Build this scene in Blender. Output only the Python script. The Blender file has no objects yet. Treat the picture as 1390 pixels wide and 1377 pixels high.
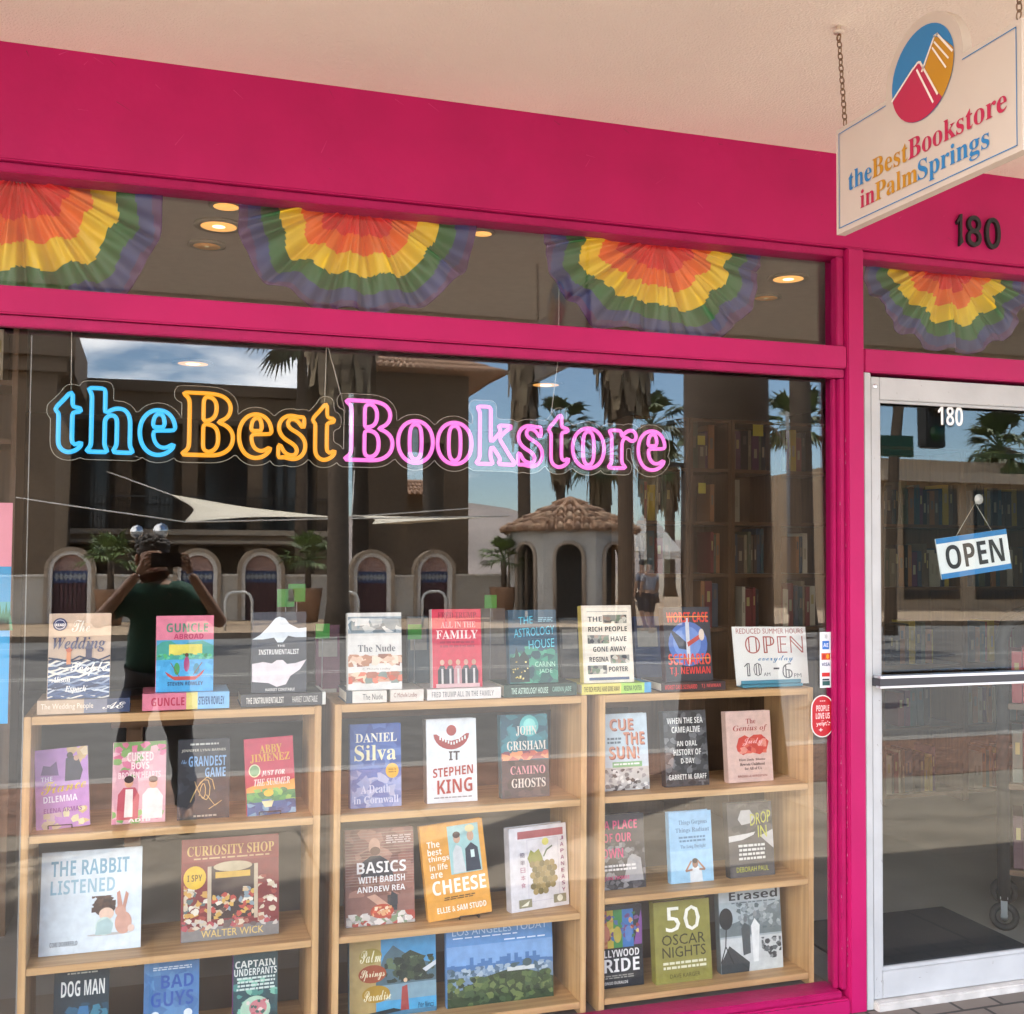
import bpy, bmesh, math, random
import numpy as np
from math import radians, sin, cos, pi, sqrt, atan2
from mathutils import Vector, Matrix
random.seed(7)
SC = bpy.context.scene
COL = SC.collection

# ------------------------------------------------------------------ camera
CAM = Vector((0.0, -3.068, 1.487))
YAW, PIT, ROL, FPX = radians(17.7818), radians(2.1355), radians(.39507), 1489.12
cd = bpy.data.cameras.new('camera')
cam = bpy.data.objects.new('camera', cd); COL.objects.link(cam)
_r = Vector((cos(YAW), -sin(YAW), 0))
_f = Vector((sin(YAW)*cos(PIT), cos(YAW)*cos(PIT), sin(PIT)))
_u = _r.cross(_f)
_rr = _r*cos(ROL) - _u*sin(ROL)      # picture right / up after roll
_uu = _r*sin(ROL) + _u*cos(ROL)
_rr = (_r*cos(-ROL) - _u*sin(-ROL)); _uu = _rr.cross(_f)
m = Matrix((_rr, _uu, -_f)).transposed().to_4x4(); m.translation = CAM
cam.matrix_world = m
cd.sensor_fit = 'HORIZONTAL'; cd.sensor_width = 36; cd.lens = 36*FPX/1390
cd.clip_start = .01; cd.clip_end = 20000
SC.camera = cam

# ------------------------------------------------------------------ light
SUNV = Vector((.70, -.48, 1.6)).normalized()
w = bpy.data.worlds.new('World'); SC.world = w; w.use_nodes = True
nt = w.node_tree; N = nt.nodes; L = nt.links
bg = N['Background']
sky = N.new('ShaderNodeTexSky'); sky.sky_type = 'NISHITA'; sky.sun_disc = False
sky.sun_elevation = math.asin(SUNV.z); sky.sun_rotation = atan2(SUNV.x, SUNV.y)
sky.air_density = 1.0; sky.dust_density = .2; sky.ozone_density = 4.5
tc = N.new('ShaderNodeTexCoord'); sp = N.new('ShaderNodeSeparateXYZ'); L.new(tc.outputs['Generated'], sp.inputs[0])
mx = N.new('ShaderNodeMath'); mx.operation = 'MAXIMUM'; mx.inputs[1].default_value = .03; L.new(sp.outputs['Z'], mx.inputs[0])
ad = N.new('ShaderNodeMath'); ad.operation = 'ADD'; ad.inputs[1].default_value = .12; L.new(mx.outputs[0], ad.inputs[0])
cb = N.new('ShaderNodeCombineXYZ')
for i, ax in enumerate('XY'):
    dv = N.new('ShaderNodeMath'); dv.operation = 'DIVIDE'; L.new(sp.outputs[ax], dv.inputs[0]); L.new(ad.outputs[0], dv.inputs[1]); L.new(dv.outputs[0], cb.inputs[i])
cn = N.new('ShaderNodeTexNoise'); cn.inputs['Scale'].default_value = 1.15; cn.inputs['Detail'].default_value = 9; cn.inputs['Roughness'].default_value = .6
L.new(cb.outputs[0], cn.inputs['Vector'])
cx = N.new('ShaderNodeMath'); cx.operation = 'MULTIPLY_ADD'; cx.inputs[1].default_value = -.5; cx.inputs[2].default_value = .02; L.new(sp.outputs['X'], cx.inputs[0])
cs = N.new('ShaderNodeMath'); cs.operation = 'ADD'; L.new(cn.outputs['Fac'], cs.inputs[0]); L.new(cx.outputs[0], cs.inputs[1])
cr = N.new('ShaderNodeValToRGB'); cr.color_ramp.elements[0].position = .47; cr.color_ramp.elements[1].position = .66
L.new(cs.outputs[0], cr.inputs['Fac'])
mixc = N.new('ShaderNodeMix'); mixc.data_type = 'RGBA'
L.new(cr.outputs['Color'], mixc.inputs['Factor']); L.new(sky.outputs[0], mixc.inputs['A']); mixc.inputs['B'].default_value = (15, 15, 15.6, 1)
L.new(mixc.outputs['Result'], bg.inputs['Color'])
bg.inputs['Strength'].default_value = .135
sl = bpy.data.lights.new('sun', 'SUN'); sl.energy = 3.9; sl.angle = radians(.53); sl.color = (1, .94, .85)
so = bpy.data.objects.new('sun', sl); COL.objects.link(so)
so.rotation_euler = SUNV.to_track_quat('Z', 'Y').to_euler()
SC.view_settings.view_transform = 'Standard'; SC.view_settings.look = 'None'
SC.view_settings.exposure = 2.28; SC.view_settings.gamma = 1; SC.view_settings.use_curve_mapping = False
SC.cycles.caustics_reflective = False; SC.cycles.caustics_refractive = False
SC.cycles.max_bounces = 10; SC.cycles.diffuse_bounces = 5; SC.cycles.transparent_max_bounces = 24
SC.cycles.use_denoising = True

# ------------------------------------------------------------------ measuring
def ray(u, v):
    a, b = (u-695)/FPX, (v-688.5)/FPX
    return _rr*a - _uu*b + _f
def at(u, v, y):
    "point on the plane parallel to the shop front at depth y that the photo shows at u, v"
    d = ray(u, v); return CAM + d*((y-CAM.y)/d.y)
def atz(u, v, z):
    d = ray(u, v); return CAM + d*((z-CAM.z)/d.z)
TILT = radians(.7)
GN = Vector((0, -cos(TILT), sin(TILT))); GP = Vector((0, .05, 1.2))
def refl(u, v, Y):
    "point at distance Y in front of the shop (y = -Y) that the tilted window pane mirrors to u, v"
    d = ray(u, v); t = (GP-CAM).dot(GN)/d.dot(GN); h = CAM + d*t
    r = d - GN*(2*d.dot(GN)); return h + r*((-Y-h.y)/r.y)

# ------------------------------------------------------------------ materials
MC = {}
def lin(h):
    if not isinstance(h, str): return tuple(h) + (1,)
    h = h.lstrip('#'); o = []
    for i in (0, 2, 4):
        c = int(h[i:i+2], 16)/255
        o.append(c/12.92 if c <= .04045 else ((c+.055)/1.055)**2.4)
    return tuple(o) + (1,)
def M(c, rough=.5, metal=0, var=0, vs=20, bump=0, bs=200, emit=0, key=''):
    k = (c, rough, metal, var, vs, bump, bs, emit, key)
    if k in MC: return MC[k]
    mt = bpy.data.materials.new('mat'); mt.use_nodes = True
    n = mt.node_tree.nodes; l = mt.node_tree.links; p = n['Principled BSDF']
    p.inputs['Base Color'].default_value = lin(c); p.inputs['Roughness'].default_value = rough; p.inputs['Metallic'].default_value = metal
    if emit:
        p.inputs['Emission Color'].default_value = lin(c); p.inputs['Emission Strength'].default_value = emit
    if var or bump:
        t = n.new('ShaderNodeTexCoord')
    if var:
        q = n.new('ShaderNodeTexNoise'); q.inputs['Scale'].default_value = vs; q.inputs['Detail'].default_value = 6
        l.new(t.outputs['Object'], q.inputs['Vector'])
        g = n.new('ShaderNodeMapRange'); g.inputs['From Min'].default_value = .3; g.inputs['From Max'].default_value = .7
        g.inputs['To Min'].default_value = 1-var; g.inputs['To Max'].default_value = 1+var; l.new(q.outputs['Fac'], g.inputs['Value'])
        mm = n.new('ShaderNodeVectorMath'); mm.operation = 'SCALE'; mm.inputs[0].default_value = lin(c)[:3]; l.new(g.outputs[0], mm.inputs['Scale'])
        l.new(mm.outputs[0], p.inputs['Base Color'])
    if bump:
        q2 = n.new('ShaderNodeTexNoise'); q2.inputs['Scale'].default_value = bs; q2.inputs['Detail'].default_value = 5
        l.new(t.outputs['Object'], q2.inputs['Vector'])
        bb = n.new('ShaderNodeBump'); bb.inputs['Strength'].default_value = bump; bb.inputs['Distance'].default_value = .01
        l.new(q2.outputs['Fac'], bb.inputs['Height']); l.new(bb.outputs[0], p.inputs['Normal'])
    MC[k] = mt; return mt
def wood(c, axis=0):
    k = ('wood', c, axis)
    if k in MC: return MC[k]
    mt = bpy.data.materials.new('wood'); mt.use_nodes = True
    n = mt.node_tree.nodes; l = mt.node_tree.links; p = n['Principled BSDF']
    t = n.new('ShaderNodeTexCoord'); mp = n.new('ShaderNodeMapping'); s = [60, 60, 60]; s[axis] = 3
    mp.inputs['Scale'].default_value = s; l.new(t.outputs['Object'], mp.inputs['Vector'])
    q = n.new('ShaderNodeTexNoise'); q.inputs['Scale'].default_value = 1; q.inputs['Detail'].default_value = 5; l.new(mp.outputs[0], q.inputs['Vector'])
    r = n.new('ShaderNodeValToRGB'); a = lin(c)
    r.color_ramp.elements[0].position = .3; r.color_ramp.elements[1].position = .72
    r.color_ramp.elements[0].color = (a[0]*.72, a[1]*.66, a[2]*.6, 1); r.color_ramp.elements[1].color = (a[0]*1.12, a[1]*1.12, a[2]*1.1, 1)
    l.new(q.outputs['Fac'], r.inputs['Fac']); l.new(r.outputs[0], p.inputs['Base Color']); p.inputs['Roughness'].default_value = .42
    MC[k] = mt; return mt
def brickmat(c1, c2, mortar, scale, bw=.5, rh=.25, rough=.85, msize=.02, rot=0):
    mt = bpy.data.materials.new('paving'); mt.use_nodes = True
    n = mt.node_tree.nodes; l = mt.node_tree.links; p = n['Principled BSDF']
    t = n.new('ShaderNodeTexCoord'); mp = n.new('ShaderNodeMapping'); mp.inputs['Rotation'].default_value = (0, 0, rot); l.new(t.outputs['Object'], mp.inputs['Vector'])
    b = n.new('ShaderNodeTexBrick'); b.inputs['Scale'].default_value = scale; b.inputs['Brick Width'].default_value = bw; b.inputs['Row Height'].default_value = rh
    b.inputs['Mortar Size'].default_value = msize; b.inputs['Color1'].default_value = lin(c1); b.inputs['Color2'].default_value = lin(c2); b.inputs['Mortar'].default_value = lin(mortar)
    l.new(mp.outputs[0], b.inputs['Vector'])
    q = n.new('ShaderNodeTexNoise'); q.inputs['Scale'].default_value = 3; q.inputs['Detail'].default_value = 8; l.new(t.outputs['Object'], q.inputs['Vector'])
    g = n.new('ShaderNodeMapRange'); g.inputs['From Min'].default_value = .3; g.inputs['From Max'].default_value = .7; g.inputs['To Min'].default_value = .7; g.inputs['To Max'].default_value = 1.2; l.new(q.outputs['Fac'], g.inputs['Value'])
    mm = n.new('ShaderNodeVectorMath'); mm.operation = 'SCALE'; l.new(b.outputs['Color'], mm.inputs[0]); l.new(g.outputs[0], mm.inputs['Scale'])
    l.new(mm.outputs[0], p.inputs['Base Color']); p.inputs['Roughness'].default_value = rough
    bb = n.new('ShaderNodeBump'); bb.inputs['Strength'].default_value = .5; bb.inputs['Distance'].default_value = .01; l.new(b.outputs['Fac'], bb.inputs['Height']); bb.invert = True
    l.new(bb.outputs[0], p.inputs['Normal'])
    return mt
def glassmat(gain, off, tint=(.93, .95, .94), wave=0):
    mt = bpy.data.materials.new('window_glass'); mt.use_nodes = True
    n = mt.node_tree.nodes; l = mt.node_tree.links; n.remove(n['Principled BSDF']); o = n['Material Output']
    tr = n.new('ShaderNodeBsdfTransparent'); tr.inputs[0].default_value = tint + (1,)
    gl = n.new('ShaderNodeBsdfGlossy'); gl.inputs['Roughness'].default_value = 0; gl.inputs['Color'].default_value = (1, .985, .95, 1)
    lw = n.new('ShaderNodeLayerWeight'); lw.inputs['Blend'].default_value = .5
    pw = n.new('ShaderNodeMath'); pw.operation = 'POWER'; pw.inputs[1].default_value = 5; l.new(lw.outputs['Facing'], pw.inputs[0])
    fr = n.new('ShaderNodeMath'); fr.operation = 'MULTIPLY_ADD'; fr.inputs[1].default_value = .96; fr.inputs[2].default_value = .04; l.new(pw.outputs[0], fr.inputs[0])
    ma = n.new('ShaderNodeMath'); ma.operation = 'MULTIPLY_ADD'; ma.inputs[1].default_value = gain; ma.inputs[2].default_value = off; ma.use_clamp = True
    mi = n.new('ShaderNodeMixShader'); l.new(fr.outputs[0], ma.inputs[0]); l.new(ma.outputs[0], mi.inputs[0]); l.new(tr.outputs[0], mi.inputs[1]); l.new(gl.outputs[0], mi.inputs[2])
    l.new(mi.outputs[0], o.inputs['Surface'])
    if wave:   # faint waviness of real plate glass
        t = n.new('ShaderNodeTexCoord'); q = n.new('ShaderNodeTexNoise'); q.inputs['Scale'].default_value = 2.2; q.inputs['Detail'].default_value = 1
        l.new(t.outputs['Object'], q.inputs['Vector'])
        b = n.new('ShaderNodeBump'); b.inputs['Strength'].default_value = wave; b.inputs['Distance'].default_value = .01; l.new(q.outputs['Fac'], b.inputs['Height'])
        l.new(b.outputs[0], gl.inputs['Normal'])
    return mt
GLASS = glassmat(1.32, .001, (.98, .99, .985), wave=.02)
GLASSD = glassmat(1.05, .001, (.95, .98, .975), wave=.03)
PINK = M((.42, .006, .098), .5, var=.09, vs=4, bump=.22, bs=14)
PINKD = M((.37, .006, .088), .45, var=.1, vs=14, bump=.2, bs=60)
for m_ in (PINK, PINKD): m_.node_tree.nodes['Principled BSDF'].inputs['Specular IOR Level'].default_value = .3
WHITEP = M((.46, .465, .462), .45, var=.10, vs=6, bump=.06, bs=40)
STUCCO = M((.89, .81, .70), .9, var=.06, vs=1.3, bump=.55, bs=170)
BIRCH = wood('#c9a272', 0); BIRCHV = wood('#c9a272', 2)
DKWOOD = wood('#5e432b', 2); DKWOODH = wood('#5e432b', 0)

# ------------------------------------------------------------------ geometry helpers
class MB:
    "collects shapes, then links them as one mesh object"
    def __init__(s): s.v = []; s.f = []; s.mi = []; s.mats = []; s.sm = []
    def mat(s, m):
        if m not in s.mats: s.mats.append(m)
        return s.mats.index(m)
    def add(s, vs, fs, m, smooth=False):
        o = len(s.v); i = s.mat(m); s.v += [tuple(p) for p in vs]
        for f in fs: s.f.append([o+k for k in f]); s.mi.append(i); s.sm.append(smooth)
        return s
    def box(s, a, b, m, bev=0):
        x0, x1 = sorted((a[0], b[0])); y0, y1 = sorted((a[1], b[1])); z0, z1 = sorted((a[2], b[2]))
        if bev:
            bm = bmesh.new(); bmesh.ops.create_cube(bm, size=1)
            for v in bm.verts: v.co = Vector(((x0+x1)/2+v.co.x*(x1-x0), (y0+y1)/2+v.co.y*(y1-y0), (z0+z1)/2+v.co.z*(z1-z0)))
            bmesh.ops.bevel(bm, geom=bm.edges[:], offset=bev, segments=2, affect='EDGES')
            bm.verts.index_update(); s.add([v.co for v in bm.verts], [[v.index for v in f.verts] for f in bm.faces], m); bm.free(); return s
        return s.add([(x0,y0,z0),(x1,y0,z0),(x1,y1,z0),(x0,y1,z0),(x0,y0,z1),(x1,y0,z1),(x1,y1,z1),(x0,y1,z1)],
                     [(0,3,2,1),(4,5,6,7),(0,1,5,4),(1,2,6,5),(2,3,7,6),(3,0,4,7)], m)
    def tube(s, pts, r, m, n=8, cap=True):
        pts = [Vector(p) for p in pts]; k = len(pts); rs = r if isinstance(r, (list, tuple)) else [r]*k
        vs = []; up = None
        for i, p in enumerate(pts):
            t = (pts[min(i+1, k-1)] - pts[max(i-1, 0)]).normalized()
            if up is None: up = t.orthogonal().normalized()
            up = (up - t*up.dot(t)).normalized() if (up - t*up.dot(t)).length > 1e-6 else t.orthogonal().normalized()
            w_ = t.cross(up)
            for j in range(n):
                a = 2*pi*j/n; vs.append(p + (up*cos(a)+w_*sin(a))*rs[i])
        fs = [(i*n+j, i*n+(j+1) % n, (i+1)*n+(j+1) % n, (i+1)*n+j) for i in range(k-1) for j in range(n)]
        if cap: fs += [tuple(reversed(range(n))), tuple((k-1)*n+j for j in range(n))]
        return s.add(vs, fs, m, True)
    def lathe(s, c, prof, m, n=20, axis=None):
        vs = []; c = Vector(c); q = Vector((0,0,1)).rotation_difference(Vector(axis)).to_matrix() if axis else Matrix.Identity(3)
        for r, z in prof:
            for j in range(n):
                a = 2*pi*j/n; vs.append(c + q @ Vector((r*cos(a), r*sin(a), z)))
        k = len(prof)
        fs = [(i*n+j, i*n+(j+1) % n, (i+1)*n+(j+1) % n, (i+1)*n+j) for i in range(k-1) for j in range(n)]
        fs += [tuple(reversed(range(n))), tuple((k-1)*n+j for j in range(n))]
        return s.add(vs, fs, m, True)
    def ball(s, c, r, m, n=16, k=10):
        r = r if isinstance(r, (tuple, list)) else (r, r, r); vs = []; fs = []
        for i in range(k+1):
            th = pi*i/k
            for j in range(n): vs.append((c[0]+r[0]*sin(th)*cos(2*pi*j/n), c[1]+r[1]*sin(th)*sin(2*pi*j/n), c[2]-r[2]*cos(th)))
        for i in range(k):
            for j in range(n): fs.append((i*n+j, i*n+(j+1) % n, (i+1)*n+(j+1) % n, (i+1)*n+j))
        return s.add(vs, fs, m, True)
    def prism(s, pts, vec, m):
        "closed outline (list of points) pushed along vec"
        n = len(pts); a = [Vector(p) for p in pts]; b = [p+Vector(vec) for p in a]
        return s.add(a+b, [tuple(reversed(range(n))), tuple(range(n, 2*n))]+[(i, (i+1) % n, n+(i+1) % n, n+i) for i in range(n)], m)
    def build(s, name, parent=None, loc=None):
        me = bpy.data.meshes.new(name); me.from_pydata(s.v, [], s.f)
        for m_ in s.mats: me.materials.append(m_)
        me.polygons.foreach_set('material_index', s.mi); me.polygons.foreach_set('use_smooth', s.sm); me.update()
        o = bpy.data.objects.new(name, me); COL.objects.link(o)
        if parent: o.parent = parent
        if loc is not None: o.location = loc
        return o
def tag(o, label=None, cat=None, group=None, kind=None):
    if label: o['label'] = label
    if cat: o['category'] = cat
    if group: o['group'] = group
    if kind: o['kind'] = kind
    return o
def thing(name, label, cat, loc=(0,0,0), group=None, rot=(0,0,0)):
    o = bpy.data.objects.new(name, None); COL.objects.link(o); o.location = loc; o.rotation_euler = rot; o.empty_display_size = .05
    return tag(o, label, cat, group)
def children(o): return [c for c in bpy.data.objects if c.parent == o]
def copy_tree(o, kids, loc, rotz=None, label=None):
    c = o.copy(); COL.objects.link(c); c.location = loc
    if rotz is not None: c.rotation_euler = (0, 0, rotz)
    if label: c['label'] = label
    for k in kids:
        d = k.copy(); COL.objects.link(d); d.parent = c
    return c

STY = {'s': (0x1D400, 0x1D41A, 0x1D7CE), 'b': (0x1D5D4, 0x1D5EE, 0x1D7EC), 'c': (0x1D4D0, 0x1D4EA, None), 'i': (0x1D468, 0x1D482, None), 'n': None, 'o': (0x1D538, 0x1D552, 0x1D7D8)}
OEX = {'C': 'ℂ', 'H': 'ℍ', 'N': 'ℕ', 'P': 'ℙ', 'Q': 'ℚ', 'R': 'ℝ', 'Z': 'ℤ'}
def fancy(s, st):
    t = STY[st]
    if not t: return s
    o = ''
    for ch in s:
        if st == 'o' and ch in OEX: o += OEX[ch]
        elif 'A' <= ch <= 'Z': o += chr(t[0]+ord(ch)-65)
        elif 'a' <= ch <= 'z': o += chr(t[1]+ord(ch)-97)
        elif '0' <= ch <= '9' and t[2]: o += chr(t[2]+ord(ch)-48)
        else: o += ch
    return o
def font_curve(s, st, res=2):
    c = bpy.data.curves.new('text', 'FONT'); c.body = fancy(s, st); c.resolution_u = res; c.size = 1; return c
TX = {}
def glyphs(s, st, res=2):
    "flat lettering scaled to the unit box"
    k = (s, st, res)
    if k not in TX:
        o = bpy.data.objects.new('text', font_curve(s, st, res)); me = bpy.data.meshes.new_from_object(o)
        v = np.array([p.co[:2] for p in me.vertices]) if len(me.vertices) else np.zeros((1, 2))
        f = [tuple(p.vertices) for p in me.polygons]
        lo, hi = v.min(0), v.max(0); v = (v-lo)/np.maximum(hi-lo, 1e-6)
        bpy.data.objects.remove(o); bpy.data.meshes.remove(me); TX[k] = (v, f)
    return TX[k]
def letters(mb, s, st, box, m, tf, res=2):
    "lettering filling box (u0, v0, u1, v1), carried to 3-D by tf(u, v)"
    v, f = glyphs(s, st, res); u0, v0, u1, v1 = box
    mb.add([tf(u0+a*(u1-u0), v0+b*(v1-v0)) for a, b in v], f, m)

# ------------------------------------------------------------------ setting: ground
GX0, GX1 = -60, 75
CONC = brickmat('#9a9083', '#91887c', '#625c53', 1, 1.5, 1.5, msize=.008)
BRICK = brickmat('#94705f', '#86695c', '#5c5048', 4.2, .42, .21, msize=.02, rot=radians(45))
PAVER = brickmat('#7d7268', '#6a635c', '#3e3a36', 3.2, .5, .28, msize=.02)
ROAD = M((.15, .145, .14), .9, var=.14, vs=2.2, bump=.3, bs=60)
tag(MB().box((-900, -6000, -.6), (900, 60, -.16), M((.30, .25, .19), .95, var=.2, vs=.05)).build('ground'), kind='structure')
tag(MB().box((GX0, -.42, -.15), (GX1, .6, .004), PAVER).build('paver_strip'), kind='structure')
tag(MB().box((GX0, -3.35, -.15), (GX1, -.42, 0), CONC).build('pavement'), kind='structure')
tag(MB().box((GX0, -4.75, -.15), (GX1, -3.35, .003), BRICK).build('brick_pavement'), kind='structure')
tag(MB().box((GX0, -4.95, -.15), (GX1, -4.75, .006), M((.30, .28, .26), .8, var=.15)).build('kerb'), kind='structure')
tag(MB().box((GX0, -24, -.159), (GX1, -4.95, -.14), ROAD).build('road'), kind='structure')
rm = MB()
for y in (-14.2, -14.5, -21.6):
    rm.box((GX0, y-.06, -.139), (GX1, y+.06, -.135), M((.42, .41, .38), .7, var=.25, vs=6))
tag(rm.build('road_marking'), kind='structure')
tag(MB().box((GX0, -60, -.15), (GX1, -24, .0), brickmat('#b09a80', '#a58f78', '#7a6b5c', 1, 1.2, 1.2, msize=.01)).build('far_pavement'), kind='structure')

# ------------------------------------------------------------------ the bookshop
FL, FR = -2.6, 3.35
shop = thing('bookshop', 'bookshop front painted hot pink under a cream stucco canopy', 'shop front')
ZF, ZB1, ZB0 = 2.482, 2.155, 2.082
MX0, MX1 = 2.135, 2.198
fb = MB().box((FL, 0, ZF), (FR, .14, 2.80), PINK, .004)
rs = random.Random(3)
WEAR = M((.52, .03, .16), .6); DIRT = M((.17, .012, .05), .7)
for i in range(46):
    x, z = rs.uniform(-.4, 3.1), rs.choice([rs.uniform(2.5, 2.78), rs.uniform(2.77, 2.79)]); l_, an = rs.uniform(.006, .045), rs.uniform(-1.2, 1.2); h_ = rs.uniform(.0005, .0014)
    p, q = Vector((x, -.0004, z)), Vector((x+l_*cos(an), -.0004, min(z+l_*sin(an), 2.789))); n2 = Vector((-(q-p).z, 0, (q-p).x)).normalized()*h_
    fb.add([p+n2, p-n2, q-n2*.3, q+n2*.3], [(0, 1, 2, 3)], WEAR if i % 3 else DIRT)
fb.build('fascia', shop)
MB().box((FL, .016, 2.455), (MX0, .10, ZF-.002), PINKD, .003).box((MX1, .016, 2.455), (FR, .10, ZF-.002), PINKD, .003).build('transom_trim', shop)
MB().box((FL, 0, ZB0), (MX0-.002, .12, ZB1), PINK, .004).build('transom_bar', shop)
MB().box((MX1+.002, 0, 2.075), (FR, .12, ZB1-.003), PINK, .004).build('door_header', shop)
MB().box((FL, .012, 2.052), (MX0-.004, .045, ZB0-.002), PINKD, .003).build('window_head_stop', shop)
MB().box((MX0, -.002, 0), (MX1, .13, ZF-.001), PINK, .004).build('mullion', shop)
MB().box((2.113, .014, .075), (MX0-.002, .047, 2.050), PINKD, .003).box((2.098, .030, .075), (2.111, .047, 2.050), PINKD, .002).build('window_side_stop', shop)
MB().box((2.105, .016, ZB1+.002), (MX0-.002, .05, 2.453), PINKD, .003).build('transom_side_stop', shop)
MB().box((FL, -.006, .0), (MX0-.003, .11, .052), PINK, .005).box((FL, .006, .0522), (2.11, .1, .074), PINKD, .004).build('sill', shop)
ck = MB()
for i in range(60):
    z = rs.uniform(.08, 1.0)**1.0 if i < 45 else rs.uniform(1.0, 2.0); x = rs.choice([2.1125, 2.134, 2.1345]); h_ = rs.uniform(.003, .016)
    ck.add([(x-.0008, .0125, z), (x+.0009, .0125, z), (x+rs.uniform(-.001, .001), .0125, z+h_)], [(0, 1, 2)], M((.55, .30, .36), .8) if i % 2 else M((.06, .004, .02), .8))
for i in range(14):
    x = rs.uniform(1.3, 2.1); ck.add([(x, -.0065, .049), (x+rs.uniform(.01, .05), -.0065, .0485), (x+.01, -.0065, .046)], [(0, 1, 2)], M((.16, .01, .05), .8))
ck.build('paint_chip', shop)['kind'] = 'stuff'
def pane(x0, x1, z0, z1, name, m, y=.05, tilt=0):
    o = MB().box((x0, -.003, z0-1.2), (x1, .003, z1-1.2), m).build(name, shop); o.location = (0, y, 1.2); o.rotation_euler = (-tilt, 0, 0); return o
pane(FL, 2.125, .065, 2.06, 'window_pane', GLASS, .0575, TILT)
pane(FL, 2.125, 2.150, 2.47, 'transom_pane', GLASS, .058, TILT)
pane(2.19, FR, 2.150, 2.47, 'transom_pane', GLASSD, .058, TILT)
MB().box((2.1995, .004, .0), (2.2275, .12, 2.074), WHITEP, .003).box((3.2, .004, 0), (3.228, .12, 2.074), WHITEP, .003).build('door_jamb', shop)
MB().box((2.2275, -.02, 0), (3.2, .13, .028), M((.55, .52, .48), .5, var=.15, vs=20), .004).build('threshold', shop)
# canopy and body
MB().box((FL-6, -2.40, 2.79), (FR+6, -.0005, 2.90), STUCCO).build('canopy_soffit', shop)
MB().box((FL-6, -2.46, 2.775), (FR+6, -2.402, 3.5), M((.72, .6, .48), .8, var=.05)).build('canopy_edge', shop)
MB().box((FL-6, -2.401, 2.902), (FR+6, 10, 3.3), M((.5, .45, .4), .9)).build('roof', shop)
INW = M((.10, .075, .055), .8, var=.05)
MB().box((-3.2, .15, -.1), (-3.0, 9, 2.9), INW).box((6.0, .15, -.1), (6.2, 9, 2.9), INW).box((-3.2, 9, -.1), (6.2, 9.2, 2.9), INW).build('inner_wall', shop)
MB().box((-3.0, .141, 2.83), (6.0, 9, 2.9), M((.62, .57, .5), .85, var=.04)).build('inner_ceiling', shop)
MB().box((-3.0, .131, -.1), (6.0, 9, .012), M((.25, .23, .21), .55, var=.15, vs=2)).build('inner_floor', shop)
MB().box((-3, .111, .012), (2.13, .75, .06), M((.2, .16, .13), .7)).build('window_stage', shop)
WL = M((.74, .62, .5), .85, var=.05)
MB().box((FL-6, 0, -.1), (FL-.002, .14, 2.789), WL).build('outer_wall', shop)
MB().box((FR+.002, 0, -.1), (FR+6, .14, 2.789), WL).build('outer_wall', shop)

# the door leaf
dl = thing('glass_door', 'white framed glass shop door with an aluminium push bar', 'door', (2.2285, .01, 0))
d = MB(); WD = 3.198-2.2285
d.box((.002, 0, .031), (.036, .045, 2.062), WHITEP, .002).box((WD-.036, 0, .031), (WD-.002, .045, 2.062), WHITEP, .002)
d.build('stile', dl)
MB().box((.0365, 0, 1.988), (WD-.0365, .045, 2.062), WHITEP, .002).build('top_rail', dl)
MB().box((.0365, 0, .031), (WD-.0365, .045, .116), WHITEP, .002).build('bottom_rail', dl)
MB().box((.0365, .008, 1.978), (WD-.0365, .02, 1.9875), WHITEP, .001).box((.0365, .008, .1165), (WD-.0365, .02, .128), WHITEP, .001).box((.0365, .008, .1285), (.045, .02, 1.9775), WHITEP, .001).build('glazing_bead', dl)
dp_ = MB().box((.0365, -.003, -.935), (WD-.0365, .003, .937), GLASSD).build('door_pane', dl, (0, .030, 1.051)); dp_.rotation_euler = (-TILT, 0, 0)
ALU = M((.78, .8, .84), .28, 1); DKM = M((.045, .047, .055), .35)
pb = MB().box((.0, -.046, 1.040), (WD, -.020, 1.047), ALU, .001).box((.0, -.044, 1.0475), (WD, -.022, 1.071), DKM).box((0, -.048, 1.0715), (WD, -.004, 1.080), ALU, .002)
pb.box((0, -.022, 1.045), (.012, 0, 1.07), DKM)
pb.build('push_bar', dl)
MB().lathe((.018, -.0005, 2.03), [(.008, 0), (.008, .0015), (.004, .0025)], ALU, 14, axis=(0, -1, 0)).build('pivot_screw', dl)
MB().lathe((WD-.018, -.0005, 1.0), [(.016, 0), (.016, .004), (.008, .006)], ALU, 18, axis=(0, -1, 0)).build('lock_cylinder', dl)
db = MB()
for i in range(30):
    x, z = rs.choice([(rs.uniform(.002, .035), rs.uniform(.05, 2.0)), (rs.uniform(.04, WD-.04), rs.uniform(.035, .11)), (rs.uniform(.04, WD-.04), rs.uniform(1.99, 2.05)), (rs.uniform(.004, .06), rs.uniform(.04, .11))]); l_, an = rs.uniform(.004, .02), rs.uniform(-1.5, 1.5)
    p, q = Vector((x, -.0004, z)), Vector((x+l_*cos(an)*.5, -.0004, z+l_*sin(an))); n2 = Vector((-(q-p).z, 0, (q-p).x)).normalized()*rs.uniform(.0004, .0012)
    db.add([p+n2, p-n2, q-n2*.4, q+n2*.4], [(0, 1, 2, 3)], M((.22, .2, .18), .8))
db.build('scuff_mark', dl)['kind'] = 'stuff'
nb = MB(); VINYL = M((.82, .82, .8), .5)
a, b = at(1273, 577, .028), at(1307, 553, .028)
letters(nb, '180', 'b', (a.x-2.2285, a.z, b.x-2.2285, b.z), VINYL, lambda u, v: (u, .018, v), 4)
nb.build('number', dl)

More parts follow.
